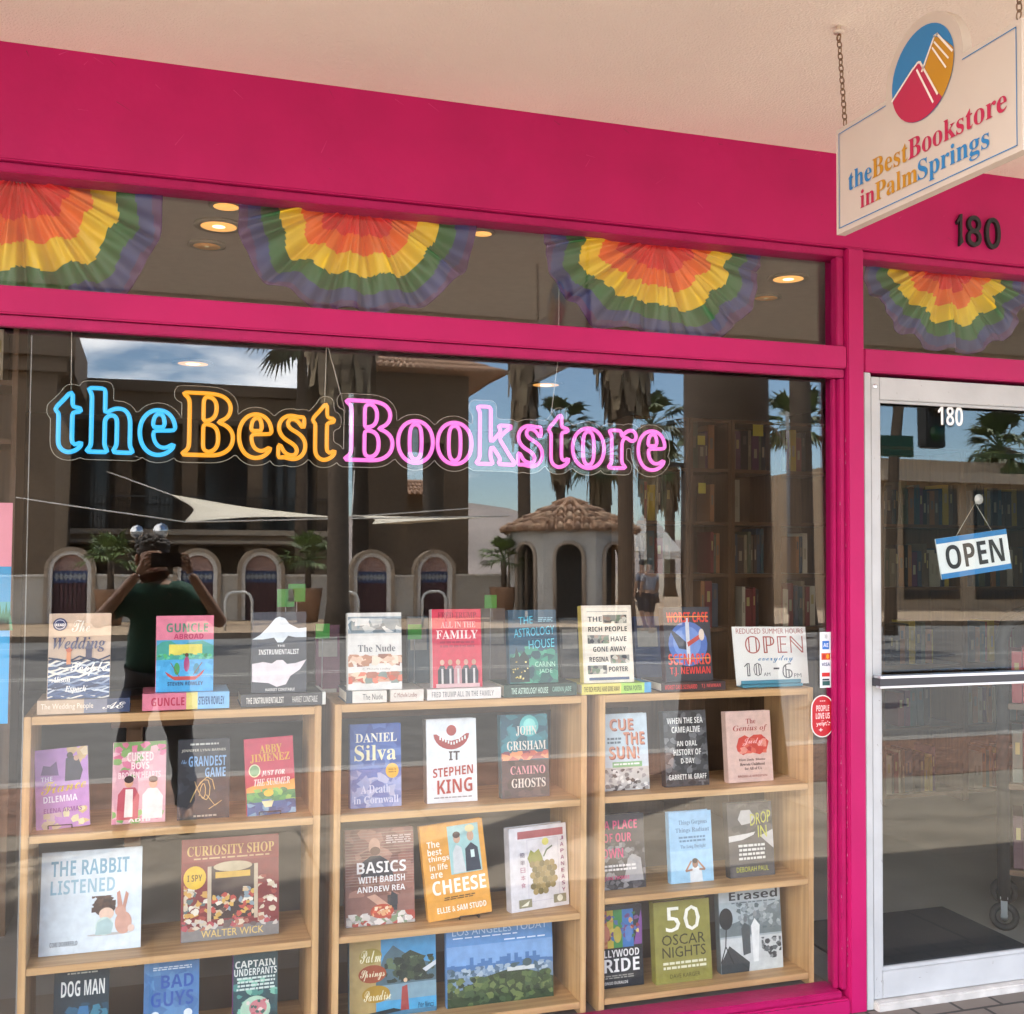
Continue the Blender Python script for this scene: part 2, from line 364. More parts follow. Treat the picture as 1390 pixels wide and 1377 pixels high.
# ------------------------------------------------------------------ things on the facade
BLACK = M((.010, .009, .010), .6)
for ch, u0, u1, v0, v1, lab in (('1', 1298, 1308, 333, 291, 'black metal numeral one on the pink fascia'), ('8', 1313, 1332, 334, 294, 'black metal numeral eight on the pink fascia'), ('0', 1338, 1358, 337, 297, 'black metal numeral zero on the pink fascia')):
    a, b = at(u0, v0, -.01), at(u1, v1, -.01)
    v_, f_ = glyphs(ch, 'n', 6)
    if ch == '1':
        v_ = [(.1, .74), (.62, 1), (.82, 1), (.78, .3), (.95, .12), (.45, -.02), (.42, .06), (.5, .3), (.5, .8), (.2, .66)]; f_ = [(8, 9, 0, 1), (1, 2, 3, 7, 8), (3, 4, 5, 6, 7)]
    bm = bmesh.new()
    vs = [bm.verts.new((a.x+p[0]*(b.x-a.x), -.012, a.z+p[1]*(b.z-a.z))) for p in v_]
    for f in f_:
        try: bm.faces.new([vs[i] for i in f])
        except ValueError: pass
    r = bmesh.ops.extrude_face_region(bm, geom=bm.faces[:])
    for g in r['geom']:
        if isinstance(g, bmesh.types.BMVert): g.co.y = -.0005
    bmesh.ops.recalc_face_normals(bm, faces=bm.faces[:])
    me = bpy.data.meshes.new('house_number'); bm.to_mesh(me); bm.free(); me.materials.append(BLACK)
    o = bpy.data.objects.new('house_number', me); COL.objects.link(o); tag(o, lab, 'numeral')

# hanging blade sign
SX, SY = 1.585, -.765
sg = thing('hanging_sign', 'cream blade sign with a round mountain of books logo hanging under the canopy', 'shop sign', (SX, SY, 0))
CREAM = M((.60, .53, .45), .5, var=.03, vs=8)
BLU, GOLD, CRIM, SWHITE = M('#2a7fb8', .5), M('#c08a20', .5), M('#b8284e', .5), M('#f2ece2', .5)
Wd, zb, zt, cxs, czs = .612, 2.262, 2.522, .322, 2.532
out = [(0, zb), (Wd, zb), (Wd, zt)]
R0 = .127; a0 = math.asin((zt-czs)/R0)
k = 24
for i in range(k+1):
    a = a0 + (pi-2*a0)*i/k; out.append((cxs+R0*cos(a), czs+R0*sin(a)))
out.append((0, zt))
P = lambda dx: (lambda s, z: Vector((dx, -s, z)))
sb = MB(); sb.prism([Vector((-.012, -s, z)) for s, z in out], (.024, 0, 0), CREAM)
sb.build('panel', sg)
fa = MB()
def disc(mb, c, rx, rz, m, dx, clip=None, n=40):
    mb.add([Vector((dx, -(c[0]+rx*cos(2*pi*i/n)), c[1]+rz*sin(2*pi*i/n))) for i in range(n)], [tuple(range(n))], m)
disc(fa, (cxs, czs), .103, .103, BLU, -.0135)
def incirc(poly, r):
    return [(cxs+p[0]*r, czs+p[1]*r) for p in poly]
def arc(a1, a2, n=14): return [(cos(radians(a1+(a2-a1)*i/n)), sin(radians(a1+(a2-a1)*i/n))) for i in range(n+1)]
def fpoly(mb, poly, m, dx): mb.add([Vector((dx, -s, z)) for s, z in poly], [tuple(range(len(poly)))], m)
fpoly(fa, incirc(arc(-50, 8)+[(.72, .42), (.42, .62), (.02, -.05)], .1025), GOLD, -.0145)
fpoly(fa, incirc(arc(-165, -50)+[(.5, -.6), (-.02, .22), (-.14, .26), (-.25, .2)], .1025), CRIM, -.0150)
for p0, p1, wd_ in (((-.24, .22), (-.99, -.24), .05), ((-.02, .24), (.52, -.66), .05), ((-.14, .14), (.38, -.78), .05), ((.02, .02), (.44, .63), .05), ((.5, .64), (.98, .06), .05), ((.42, .5), (.86, -.04), .04), ((.36, .40), (.78, -.2), .04), ((-.25, .2), (-.1, .28), .05), ((.4, .62), (.54, .62), .05), ((-.1, .28), (0, .24), .05)):
    p0, p1 = Vector(p0), Vector(p1); t = (p1-p0).normalized(); nn = Vector((-t.y, t.x))*wd_/2
    fpoly(fa, incirc([p0+nn, p1+nn, p1-nn, p0-nn], .1025), SWHITE, -.0160)
ln = .012; lw = .0022
def bar2(x0, z0, x1, z1): fa.add([Vector((-.0135, -s, z)) for s, z in ((x0, z0), (x1, z0), (x1, z1), (x0, z1))], [(0, 1, 2, 3)], BLU)
bar2(ln, zb+ln, Wd-ln, zb+ln+lw); bar2(ln, zb+ln, ln+lw, zt-ln); bar2(Wd-ln-lw, zb+ln, Wd-ln, zt-ln); bar2(ln, zt-ln-lw, cxs-.126, zt-ln); bar2(cxs+.126, zt-ln-lw, Wd-ln, zt-ln)
def sgn(u, v):
    d_ = ray(u, v); p = CAM + d_*((SX-.0135-CAM.x)/d_.x); return SY-p.y, p.z
tfs = lambda s, z: Vector((-.0142, -s, z))
# the two lines of lettering, with ascender heights as painted
s0, s1 = sgn(1152, 250)[0], sgn(1367, 150)[0]; zl = (sgn(1152, 255)[1]+sgn(1350, 163)[1])/2
def word_row(mb, words, x0, x1, z0, hh, tf, st='s', res=4):
    "words side by side in their own proportions, squeezed to x0..x1; hh = capital height"
    ws = []
    for t, c in words:
        o = bpy.data.objects.new('text', font_curve(t, st, res)); me = bpy.data.meshes.new_from_object(o)
        v = np.array([p.co[:2] for p in me.vertices]); f = [tuple(p.vertices) for p in me.polygons]
        bpy.data.objects.remove(o); bpy.data.meshes.remove(me); ws.append((v, f, c))
    tot = sum(v[:, 0].max()-v[:, 0].min() for v, _, _ in ws) + .03*(len(ws)-1); cap = .70
    x = 0; kx = (x1-x0)/tot; kz = hh/cap
    for v, f, c in ws:
        lo = v[:, 0].min()
        mb.add([tf(x0+(x+p[0]-lo)*kx, z0+p[1]*kz) for p in v], f, c); x += v[:, 0].max()-lo+.03
word_row(fa, [('the', BLU), ('Best', GOLD), ('Bookstore', CRIM)], s0, s1, zl, .046, tfs)
s0, s1 = sgn(1168, 272)[0], sgn(1343, 195)[0]; zl2 = (sgn(1170, 277)[1]+sgn(1300, 222)[1])/2
word_row(fa, [('in', CRIM), ('Palm', GOLD), ('Springs', BLU)], s0, s1, zl2-.003, .044, tfs)
fa.build('lettering', sg)
RUST = M((.23, .15, .09), .55, .6, var=.3, vs=60)
for (ys, yt, nm) in ((-.02, .012, 'chain'), (-Wd+.02, -Wd-.01, 'chain')):
    cm = MB(); top = Vector((0, ys+.005+(.02 if ys > -.1 else -.02), 2.765)); bot = Vector((0, ys, zt+.008)); nl = 15
    for i in range(nl):
        c = top.lerp(bot, (i+.5)/nl); ax = (bot-top).normalized(); side = Vector((1, 0, 0)) if i % 2 else ax.cross(Vector((1, 0, 0)))
        hl = (bot-top).length/nl*.64
        cm.tube([c+ax*hl*cos(2*pi*j/10)+side*.006*sin(2*pi*j/10) for j in range(11)], .0016, RUST, 6, False)
    cm.build('chain', sg)
    hk = MB(); hk.lathe((0, top.y, 2.772), [(.013, 0), (.013, .004), (.006, .008), (.006, .018)], M((.7, .6, .5), .5), 14)
    hk.tube([top+Vector((0, .008*sin(2*pi*j/10), -.004+.008*cos(2*pi*j/10))) for j in range(11)], .002, RUST, 6, False); hk.build('ceiling_hook', sg)

# open sign on the door
oy = .058
A, B_, C_, D_ = at(1270, 732, oy), at(1366, 718, oy), at(1374, 772, oy), at(1279, 787, oy)
og = thing('open_sign', 'white and blue plastic OPEN sign hanging crooked on the door glass', 'sign', (A.x, oy, A.z))
ob = MB(); loc = Vector((A.x, oy, A.z)); pts = [p-loc for p in (D_, C_, B_, A)]
ob.prism([p+Vector((0, .002, 0)) for p in pts], (0, .004, 0), M((.8, .8, .8), .4)); ob.build('panel', og)
ol = MB()
def quad_tf(u, v, e): return pts[0]*(1-u)*(1-v)+pts[1]*u*(1-v)+pts[2]*u*v+pts[3]*(1-u)*v+Vector((0, e, 0))
for v0, v1 in ((0, .13), (.87, 1)): ol.add([quad_tf(u, v, .001) for u, v in ((0, v0), (1, v0), (1, v1), (0, v1))], [(0, 1, 2, 3)], M('#2377b4', .4))
letters(ol, 'OPEN', 'b', (.1, .21, .92, .80), BLACK, lambda u, v: quad_tf(u, v, .0005), 4)
ol.build('lettering', og)
hkp = at(1327, 678, .052)
cup = thing('suction_hook', 'clear suction cup hook on the door glass', 'hook', hkp)
cupm = MB().lathe((0, -.006, 0), [(.018, 0), (.017, .002), (.008, .006), (.005, .012)], M((.55, .55, .52), .15), 18, axis=(0, 1, 0)); cupm.build('cup', cup)
MB().tube([(0, .004, 0), (0, .010, -.004), (0, .012, -.012), (0, .007, -.016)], .002, M((.4, .38, .35), .3, .8)).build('hook', cup)
st = MB()
for u, v in ((1297, 731), (1349, 724)):
    q = at(u, v, oy); st.tube([hkp-loc+Vector((0, .012, -.013)), q-loc+Vector((0, .003, 0))], .0011, M((.55, .5, .42), .8), 5)
st.build('string', og)

# ------------------------------------------------------------------ neon sign
NY = .135
ng = thing('neon_sign', 'lit neon lettering in blue, orange and pink hanging behind the window', 'neon sign', (0, NY, 0))
dgv = bpy.context.view_layer
bpaths = []
for word, u0, u1, vl0, col, es in (('the', 70, 241, 613, (.05, .52, 1.0), .25), ('Best', 243, 459, 624, (1.0, .38, .02), .25), ('Bookstore', 464, 906, 636, (1.0, .20, .70), .26)):
    a, b = at(u0+3, 612+(u0-80)*.031, NY), at(u1-3, 612+(u1-80)*.031, NY)
    c = font_curve(word, 's', 6); c.fill_mode = 'NONE'
    o = bpy.data.objects.new('tmp', c); me = bpy.data.meshes.new_from_object(o)
    v = np.array([p.co[:2] for p in me.vertices]); ed = [tuple(e.vertices) for e in me.edges]
    bpy.data.objects.remove(o); bpy.data.meshes.remove(me)
    lo, hi = v[:, 0].min(), v[:, 0].max(); kx = (b.x-a.x)/(hi-lo); capz = (at(300, 530, NY).z-at(300, 619, NY).z)/.70*.97
    za = 1.6485
    za = (a.z+b.z)/2
    X = np.stack([a.x+(v[:, 0]-lo)*kx, za+v[:, 1]*capz], 1)
    nb_ = {}
    for i, j in ed: nb_.setdefault(i, []).append(j); nb_.setdefault(j, []).append(i)
    seen = set(); tm = MB(); mt = M(col, .4, emit=es, key='neon'); mt.node_tree.nodes['Principled BSDF'].inputs['Base Color'].default_value = (col[0]*.15, col[1]*.15, col[2]*.15, 1)
    for s_ in nb_:
        if s_ in seen: continue
        loop = [s_]; seen.add(s_); cur = s_
        while True:
            nx = [q for q in nb_[cur] if q not in seen]
            if not nx: break
            cur = nx[0]; seen.add(cur); loop.append(cur)
        pl_ = X[loop]; bpaths.append(pl_)
        # pull the tube slightly inside the letter outline and resample
        pp = [Vector((p[0], 0, p[1])) for p in pl_]; q = [pp[0]]
        for p in pp[1:]+[pp[0]]:      # even spacing, then round the corners as bent tube would be
            d_ = (p-q[-1]).length; n_ = int(d_/.004)
            q += [q[-1].lerp(p, (j+1)/n_) for j in range(n_)] if n_ else []
        pp = q
        for _k in range(5): pp = [(pp[i-1]+pp[i]*2+pp[(i+1) % len(pp)])/4 for i in range(len(pp))]
        q = [pp[0]]
        for p in pp[1:]:
            if (p-q[-1]).length > .004: q.append(p)
        q.append(q[0]); q.append(q[1] if len(q) > 2 else q[0])
        tm.tube(q, .0060, mt, 8, False)
    tm.build('neon_tube', ng)
# clear acrylic backing cut to the letters: contour of the distance to the tubes
allp = []
for pl_ in bpaths:
    for i in range(len(pl_)):
        a, b = pl_[i], pl_[(i+1) % len(pl_)]; n_ = max(1, int(np.linalg.norm(b-a)/.006))
        for t in range(n_): allp.append(a+(b-a)*t/n_)
allp = np.array(allp); hstep = .006; pad = .03
lo = allp.min(0)-pad; hi = allp.max(0)+pad; nxg, nzg = [int(q) for q in np.ceil((hi-lo)/hstep)]
gx = lo[0]+np.arange(nxg)*hstep; gz_ = lo[1]+np.arange(nzg)*hstep
D = np.full((nxg, nzg), 9.0)
for p in allp:
    i0, i1 = int((p[0]-lo[0]-.03)/hstep), int((p[0]-lo[0]+.03)/hstep)+1; j0, j1 = int((p[1]-lo[1]-.03)/hstep), int((p[1]-lo[1]+.03)/hstep)+1
    i0, j0 = max(i0, 0), max(j0, 0)
    dd = np.hypot(gx[i0:i1, None]-p[0], gz_[None, j0:j1]-p[1]); D[i0:i1, j0:j1] = np.minimum(D[i0:i1, j0:j1], dd)
TH = .021; segs = {}
for i in range(nxg-1):
    for j in range(nzg-1):
        cs_ = [(i, j), (i+1, j), (i+1, j+1), (i, j+1)]; pts_ = []
        for q in range(4):
            p0_, p1_ = cs_[q], cs_[(q+1) % 4]; ins = D[p0_] < TH
            if ins != (D[p1_] < TH):
                if p1_ < p0_: p0_, p1_ = p1_, p0_
                d0, d1 = D[p0_], D[p1_]; t = (TH-d0)/(d1-d0)
                pts_.append((ins, (round(gx[p0_[0]]+t*(gx[p1_[0]]-gx[p0_[0]]), 7), round(gz_[p0_[1]]+t*(gz_[p1_[1]]-gz_[p0_[1]]), 7))))
        for q in range(len(pts_)):
            if pts_[q][0]: segs[pts_[q][1]] = pts_[(q+1) % len(pts_)][1]
loops = []
while segs:
    s_ = next(iter(segs)); lp = [s_]; c_ = segs.pop(s_)
    while c_ in segs: lp.append(c_); c_ = segs.pop(c_)
    if len(lp) > 40: loops.append(lp)
loops.sort(key=len, reverse=True)
ACR = glassmat(.5, .012, (.80, .80, .77)); bk = MB()
if loops:
    lp = loops[0][::1]
    bm = bmesh.new(); vs = [bm.verts.new((p[0], .008, p[1])) for p in lp]
    f0 = bm.faces.new(vs); r = bmesh.ops.extrude_face_region(bm, geom=[f0])
    for g in r['geom']:
        if isinstance(g, bmesh.types.BMVert): g.co.y = .012
    bmesh.ops.triangulate(bm, faces=[f for f in bm.faces if len(f.verts) > 4]); bmesh.ops.recalc_face_normals(bm, faces=bm.faces[:])
    me = bpy.data.meshes.new('backing'); bm.to_mesh(me); bm.free(); me.materials.append(ACR)
    o = bpy.data.objects.new('backing', me); COL.objects.link(o); o.parent = ng
    ed_ = MB(); q = [Vector((p[0], .010, p[1])) for p in lp[::2]]; q.append(q[0]); ed_.tube(q, .0012, M((.5, .48, .42), .3), 4, False); ed_.build('backing_edge', ng)
WIRE = M((.6, .58, .52), .4)
for (u0, v0, u1, v1) in ((97, 440, 96, 532), (444, 470, 441, 552), (446, 470, 470, 560), (760, 480, 750, 560)):
    a, b = at(u0, v0, NY), at(u1, v1, NY)
    MB().tube([(a.x, .011, a.z+.25), (a.x, .011, a.z), (b.x, .011, b.z)], .0012, WIRE, 5).build('hanging_wire', ng)

# ------------------------------------------------------------------ rainbow bunting
RB = [(.78, .012, .012), (.88, .16, .008), (.85, .58, .012), (.010, .12, .028), (.018, .042, .17), (.07, .022, .12)]
RBM = []
for h in RB:
    mt = M(h, .45, var=.10, vs=14, key='cloth'); n = mt.node_tree.nodes; l = mt.node_tree.links
    if not any(x.type == 'BSDF_TRANSLUCENT' for x in n):
        tl = n.new('ShaderNodeBsdfTranslucent'); tl.inputs[0].default_value = lin(h); ms = n.new('ShaderNodeMixShader'); ms.inputs[0].default_value = .1
        l.new(n['Principled BSDF'].outputs[0], ms.inputs[1]); l.new(tl.outputs[0], ms.inputs[2]); l.new(ms.outputs[0], n['Material Output'].inputs['Surface'])
    RBM.append(mt)
def bunting(u, v, wl, wr, dep, seed, label):
    rn = random.Random(seed); c = at(u, v, .098)
    ph = [rn.uniform(0, 6.28) for _ in range(8)]
    na, nr = 320, 60; vs = []; fs = []; mi = []
    edges = [0, .27, .45, .65, .81, .935, 1.0]
    for i in range(na+1):
        a = pi*i/na; wid = (wl if cos(a) > 0 else wr)
        sag = (abs(cos(a))**2.5+abs(sin(a))**2.5)**(-.4)+.03*sin(3*a+ph[0])+.022*sin(5*a+ph[1])+.006*sin(19*a+ph[2])
        for j in range(nr+1):
            t = j/nr; r = .10*(1-t)+t; env = min(1, 1.6*t+.1)
            fold = sin(a*15+ph[3]+1.6*sin(a*2.3+ph[4])+1.1*t*sin(a*4+ph[1])); fold = fold*abs(fold)**.3
            pinch = sin(a*15+ph[3]+1.2)
            x = -cos(a+.012*pinch*(1-t))*wid*r*sag; z = -sin(a)*dep*r*sag - .012*t*sin(a*13+ph[5])
            y = .026*(fold+.35*sin(a*44+2*ph[1]))*env*(1-.5*t)+.010*sin(9*a+5*t+ph[6])*t + .006*sin(23*a-7*t+ph[7])
            z = min(z, .03)
            vs.append((x, y, z))
    for i in range(na):
        for j in range(nr):
            t = (j+.5)/nr+.014*sin(15*pi*i/na+ph[3])+.022*sin(5*pi*i/na+ph[2])+.012*sin(9*pi*i/na+ph[6])
            q = max(k_ for k_ in range(6) if t >= edges[k_] or k_ == 0)
            fs.append((i*(nr+1)+j, i*(nr+1)+j+1, (i+1)*(nr+1)+j+1, (i+1)*(nr+1)+j)); mi.append(q)
    mb = MB()
    for m_ in RBM: mb.mat(m_)
    mb.v = vs; mb.f = fs; mb.mi = mi; mb.sm = [True]*len(fs)
    o = mb.build('rainbow_bunting', None, c)
    md = o.modifiers.new('thick', 'SOLIDIFY'); md.thickness = .0012
    return tag(o, label, 'bunting', 'pleated rainbow fans in the transom')
bunting(24, 228, .36, .37, .40, 1, 'rainbow fan cut off at the far left end of the transom')
bunting(488, 268, .34, .34, .345, 2, 'rainbow fan right of the paired ceiling lights, complete in the transom')
bunting(893, 318, .385, .385, .335, 3, 'rainbow fan left of the tall pink mullion, with a white gap above it')
bunting(1285, 348, .32, .35, .33, 4, 'rainbow fan in the transom above the white door')

# ------------------------------------------------------------------ stickers on glass
ps = MB(); y = .052
a, b = at(1113, 934, y), at(1128, 858, y)
MBs = MB().box((a.x, y-.001, a.z), (b.x, y+.0005, b.z), M((.72, .76, .78), .4))
def srect(u0, v0, u1, v1, c): 
    p = lambda u, v: Vector((a.x+u*(b.x-a.x), y-.0016, a.z+v*(b.z-a.z)))
    MBs.add([p(u0, v0), p(u1, v0), p(u1, v1), p(u0, v1)], [(0, 1, 2, 3)], M(c, .4))
stf = lambda u, v: Vector((a.x+u*(b.x-a.x), y-.0022, a.z+v*(b.z-a.z)))
srect(.2, .69, .8, .84, '#2a6ec0'); srect(.12, .50, .9, .62, '#c8502a'); srect(.15, .2, .85, .27, '#c03030'); srect(.2, .04, .85, .12, '#2a5a58'); srect(.2, .13, .8, .16, '#333a44')
letters(MBs, 'AE', 'b', (.28, .73, .72, .80), M('#dfe6ee', .5), stf); letters(MBs, 'VISA', 'b', (.14, .39, .86, .45), M('#23306a', .5), stf); letters(MBs, ')))', 'b', (.4, .88, .62, .96), M('#222222', .5), stf)
for q in (.34, .66): MBs.add([stf(q+.13*cos(2*pi*i/14), .56+.045*sin(2*pi*i/14)) for i in range(14)], [tuple(range(14))], M('#d89a30' if q > .5 else '#b02a20', .4))
tag(MBs.build('payment_sticker'), 'narrow white sticker of payment card badges on the window', 'sticker')
a2, b2 = at(1101, 1002, y), at(1131, 943, y); w2, h2 = b2.x-a2.x, b2.z-a2.z
def pill(ins):
    r_ = w2/2-ins; cx_ = (a2.x+b2.x)/2; o_ = []
    for i in range(13): t = pi*i/12; o_.append((cx_+r_*cos(t), b2.z-w2/2+r_*sin(t)))
    for i in range(13): t = pi+pi*i/12; o_.append((cx_+r_*cos(t), a2.z+w2/2+r_*sin(t)))
    return o_
ys = MB().prism([Vector((p[0], y-.0012, p[1])) for p in reversed(pill(0))], (0, .0016, 0), M((.78, .72, .68), .4))
ys.add([Vector((p[0], y-.0016, p[1])) for p in reversed(pill(.0035))], [tuple(range(26))], M('#b3202c', .4))
ytf = lambda u, v: Vector((a2.x+u*w2, y-.0021, a2.z+v*h2)); YW = M('#ecd0cc', .5)
letters(ys, 'PEOPLE', 'b', (.22, .62, .8, .76), YW, ytf); letters(ys, 'LOVE US', 'b', (.2, .44, .82, .58), YW, ytf); letters(ys, 'on', 'n', (.45, .385, .55, .41), YW, ytf); letters(ys, 'yelp', 'b', (.22, .26, .62, .37), YW, ytf)
for i in range(5):
    t = 2*pi*i/5+pi/2; c_ = (.73, .33)
    ys.add([ytf(c_[0]+.03*cos(t), c_[1]+.015*sin(t)), ytf(c_[0]+.12*cos(t-.3), c_[1]+.06*sin(t-.3)), ytf(c_[0]+.12*cos(t+.3), c_[1]+.06*sin(t+.3))], [(0, 1, 2)], YW)
for i in range(8): pass
ys.add([ytf(.42+(.1 if i % 2 == 0 else .04)*cos(pi*i/4), .18+(.05 if i % 2 == 0 else .02)*sin(pi*i/4)) for i in range(8)], [tuple(range(8))], YW)
letters(ys, '---', 'b', (.38, .85, .62, .87), YW, ytf)
tag(ys.build('review_sticker'), 'red capsule shaped PEOPLE LOVE US sticker on the window', 'sticker')
# poster at the left edge
a, b = at(-60, 985, .075), at(17.5, 683, .075); po = MB().box((a.x, .075, a.z), (b.x, .077, b.z), M('#d88a9c', .5))
Hh = b.z-a.z
def prect(z0, z1, c, e): po.add([Vector((a.x, .075-e, a.z+z0*Hh)), Vector((b.x, .075-e, a.z+z0*Hh)), Vector((b.x, .075-e, a.z+z1*Hh)), Vector((a.x, .075-e, a.z+z1*Hh))], [(0, 1, 2, 3)], M(c, .5))
prect(0, .71, '#2c8fc0', .0006); prect(0, .42, '#2a9ad0', .0009); prect(.42, .55, '#3a9aa0', .0010)
for i in range(9):
    x = a.x+(b.x-a.x)*(.5+i*.06); hh = .05+.03*random.random()
    po.add([Vector((x-.01, .0736, a.z+.42*Hh)), Vector((x+.01, .0736, a.z+.42*Hh)), Vector((x, .0736, a.z+(.42+hh*2)*Hh))], [(0, 1, 2)], M('#2c7a5a', .6))
tag(po.build('poster'), 'pink and blue poster taped inside the window at the left edge', 'poster')

# ------------------------------------------------------------------ bookcases in the window
CY0, CY1, CT = .105, .385, .018
def bookcase(x0, x1, top, shelves, label, yaw=0):
    t = thing('display_bookcase', label, 'bookcase', ((x0+x1)/2, CY0, .06), 'pale wood bookcases in the window', (0, 0, yaw))
    w_ = (x1-x0)/2; T = .019; dp = CY1-CY0; z0 = 0; z1 = top-.06
    for s in (-1, 1): MB().box((s*w_, 0, z0), (s*(w_-T), dp, z1), BIRCHV, .0015).build('side_panel', t)
    MB().box((-w_+T+.0005, .001, z1-T-.004), (w_-T-.0005, dp, z1-.001), BIRCH, .0015).build('top_board', t)
    for z in shelves: MB().box((-w_+T+.0005, .002, z-.06-T), (w_-T-.0005, dp-.002, z-.06), BIRCH, .0015).build('shelf', t)
    return t
bookcase(-.334, .450, 1.031, (.715, .371, .03+.07), 'left pale wood bookcase beside the blue poster')
bookcase(.489, 1.266, 1.033, (.715, .371, .102), 'pale wood bookcase standing between its two neighbours')
bookcase(1.308, 2.070, 1.032, (.717, .407, .102), 'pale wood bookcase beside the pink mullion')

# ------------------------------------------------------------------ books
PAGE = M((.72, .66, .56), .8, var=.08, vs=90)
def INK(c): return M(c, .36, var=.11, vs=38)
def add_art(mb, art, W, H, e0=0):
    e = e0
    tf = lambda u, v, e: Vector((-W/2+u*W, -e, v*H))
    for it in art:
        e += .00012; k = it[0]
        if k == 'R': _, u0, v0, u1, v1, c = it; mb.add([tf(u, v, e) for u, v in ((u0, v0), (u1, v0), (u1, v1), (u0, v1))], [(0, 1, 2, 3)], INK(c))
        elif k == 'E':
            _, cx_, cy_, rx, ry, c = it; mb.add([tf(cx_+rx*cos(2*pi*i/22), cy_+ry*sin(2*pi*i/22), e) for i in range(22)], [tuple(range(22))], INK(c))
        elif k == 'P': _, ps_, c = it; mb.add([tf(u, v, e) for u, v in ps_], [tuple(range(len(ps_)))], INK(c))
        elif k == 'L':   # stroke
            _, ps_, wd_, c = it
            for (x0, y0), (x1, y1) in zip(ps_, ps_[1:]):
                dx, dy = (x1-x0)*W, (y1-y0)*H; ll = sqrt(dx*dx+dy*dy) or 1; nx_, ny_ = -dy/ll*wd_/2, dx/ll*wd_/2
                mb.add([tf(x0+nx_/W, y0+ny_/H, e), tf(x0-nx_/W, y0-ny_/H, e), tf(x1-nx_/W, y1-ny_/H, e), tf(x1+nx_/W, y1+ny_/H, e)], [(0, 1, 2, 3)], INK(c))
        elif k == 'B':   # scattered irregular flecks: B, box, count, size, colours, seed
            _, u0, v0, u1, v1, n_, sz, cs_, sd = it; rn = random.Random(sd)
            for _i in range(n_):
                cx_, cy_ = rn.uniform(u0, u1), rn.uniform(v0, v1); nn = rn.randint(5, 8); q = []
                for i in range(nn):
                    t = 2*pi*i/nn; r_ = sz*rn.uniform(.35, 1); q.append((min(max(cx_+r_*cos(t), u0), u1), min(max(cy_+r_*.7*sin(t)*W/H*1.2, v0), v1)))
                e += .000002
                mb.add([tf(u, v, e) for u, v in q], [tuple(range(nn))], INK(rn.choice(cs_)))
        elif k == 'T':
            s, u0, v0, u1, v1, c = it[1:7]; st_ = it[7] if len(it) > 7 else 'b'; sl_ = it[8] if len(it) > 8 else 0
            letters(mb, s, st_, (u0, v0, u1, v1), INK(c), lambda u, v: tf(u, v+sl_*(u-u0), e))
        elif k == 'X':   # fine print too small to read
            _, u0, v0, u1, v1, rows, c, sd = it; rn = random.Random(sd)
            for r_ in range(rows):
                vv = v1-(r_+.5)*(v1-v0)/rows; hh = (v1-v0)/rows*.28; x = u0+rn.uniform(0, .05)*(u1-u0)
                while x < u1-.02:
                    x2 = min(x+rn.uniform(.04, .12), u1); mb.add([tf(x, vv-hh, e), tf(x2, vv-hh, e), tf(x2, vv+hh, e), tf(x, vv+hh, e)], [(0, 1, 2, 3)], M(c, .5)); x = x2+.018
def book(px, yb, label, base, art, spine=None, th=.028, yaw=0, roll=0, lean=7, group=None, restz=None, paper=False, name='book'):
    u0, u1, vt, vb = px; a, b, c = at(u0, vb, yb), at(u1, vb, yb), at((u0+u1)/2, vt, yb); a2_ = at((u0+u1)/2, vb, yb)
    W = (b-a).length/cos(radians(yaw)) - (th*sin(radians(abs(yaw)))); H = c.z-a2_.z
    z = restz if restz is not None else a2_.z
    H = c.z - z
    H /= cos(radians(lean))
    t = thing(name, label, 'book', ((a.x+b.x)/2, yb, z+.0006), group, (-radians(lean), radians(roll), radians(yaw)))
    cm = MB(); bt = .0025 if not paper else .0008; cv = INK(base); sp_ = INK(spine or base)
    cm.box((-W/2, 0, 0), (W/2, bt, H), cv).box((-W/2, th-bt, 0), (W/2, th, H), cv).box((-W/2-.0015, .0004, 0), (-W/2-.0001, th-.0004, H), sp_)
    add_art(cm, art, W, H); cm.build('cover', t)
    ov = .003 if not paper else .0005
    MB().box((-W/2+.0002, bt+.0002, ov), (W/2-ov, th-bt-.0002, H-ov), PAGE).build('pages', t)
    return t
def lying(px, yb, label, cols, text=(), z=None, dep=.155):
    "closed book lying flat, spine to the street; cols = [(end fraction, colour)]"
    u0, u1, vt, vb = px; a, b = at(u0, vb, yb), at(u1, vb, yb); L_ = (b-a).length; H = at(u0, vt, yb).z-a.z
    t = thing('flat_book', label, 'book', ((a.x+b.x)/2, yb, z+.0006))
    cm = MB(); f0 = 0
    for f1, c in cols:
        x0, x1 = -L_/2+f0*L_, -L_/2+f1*L_; m_ = INK(c)
        cm.box((x0, .0, 0), (x1, .0022, H), m_).box((x0, .0024, H-.0022), (x1, dep, H), m_).box((x0, .0024, 0), (x1, dep, .0022), m_); f0 = f1
    for s, x0, x1, c, st_ in text: letters(cm, s, st_, (-L_/2+x0*L_, H*.25, -L_/2+x1*L_, H*.75), M(c, .4), lambda u, v: Vector((u, -.0006, v)))
    cm.build('cover', t)
    MB().box((-L_/2+.003, .0026, .0026), (L_/2-.003, dep-.003, H-.0026), PAGE).build('pages', t)
    return H
ZT = 1.033; YT = .135
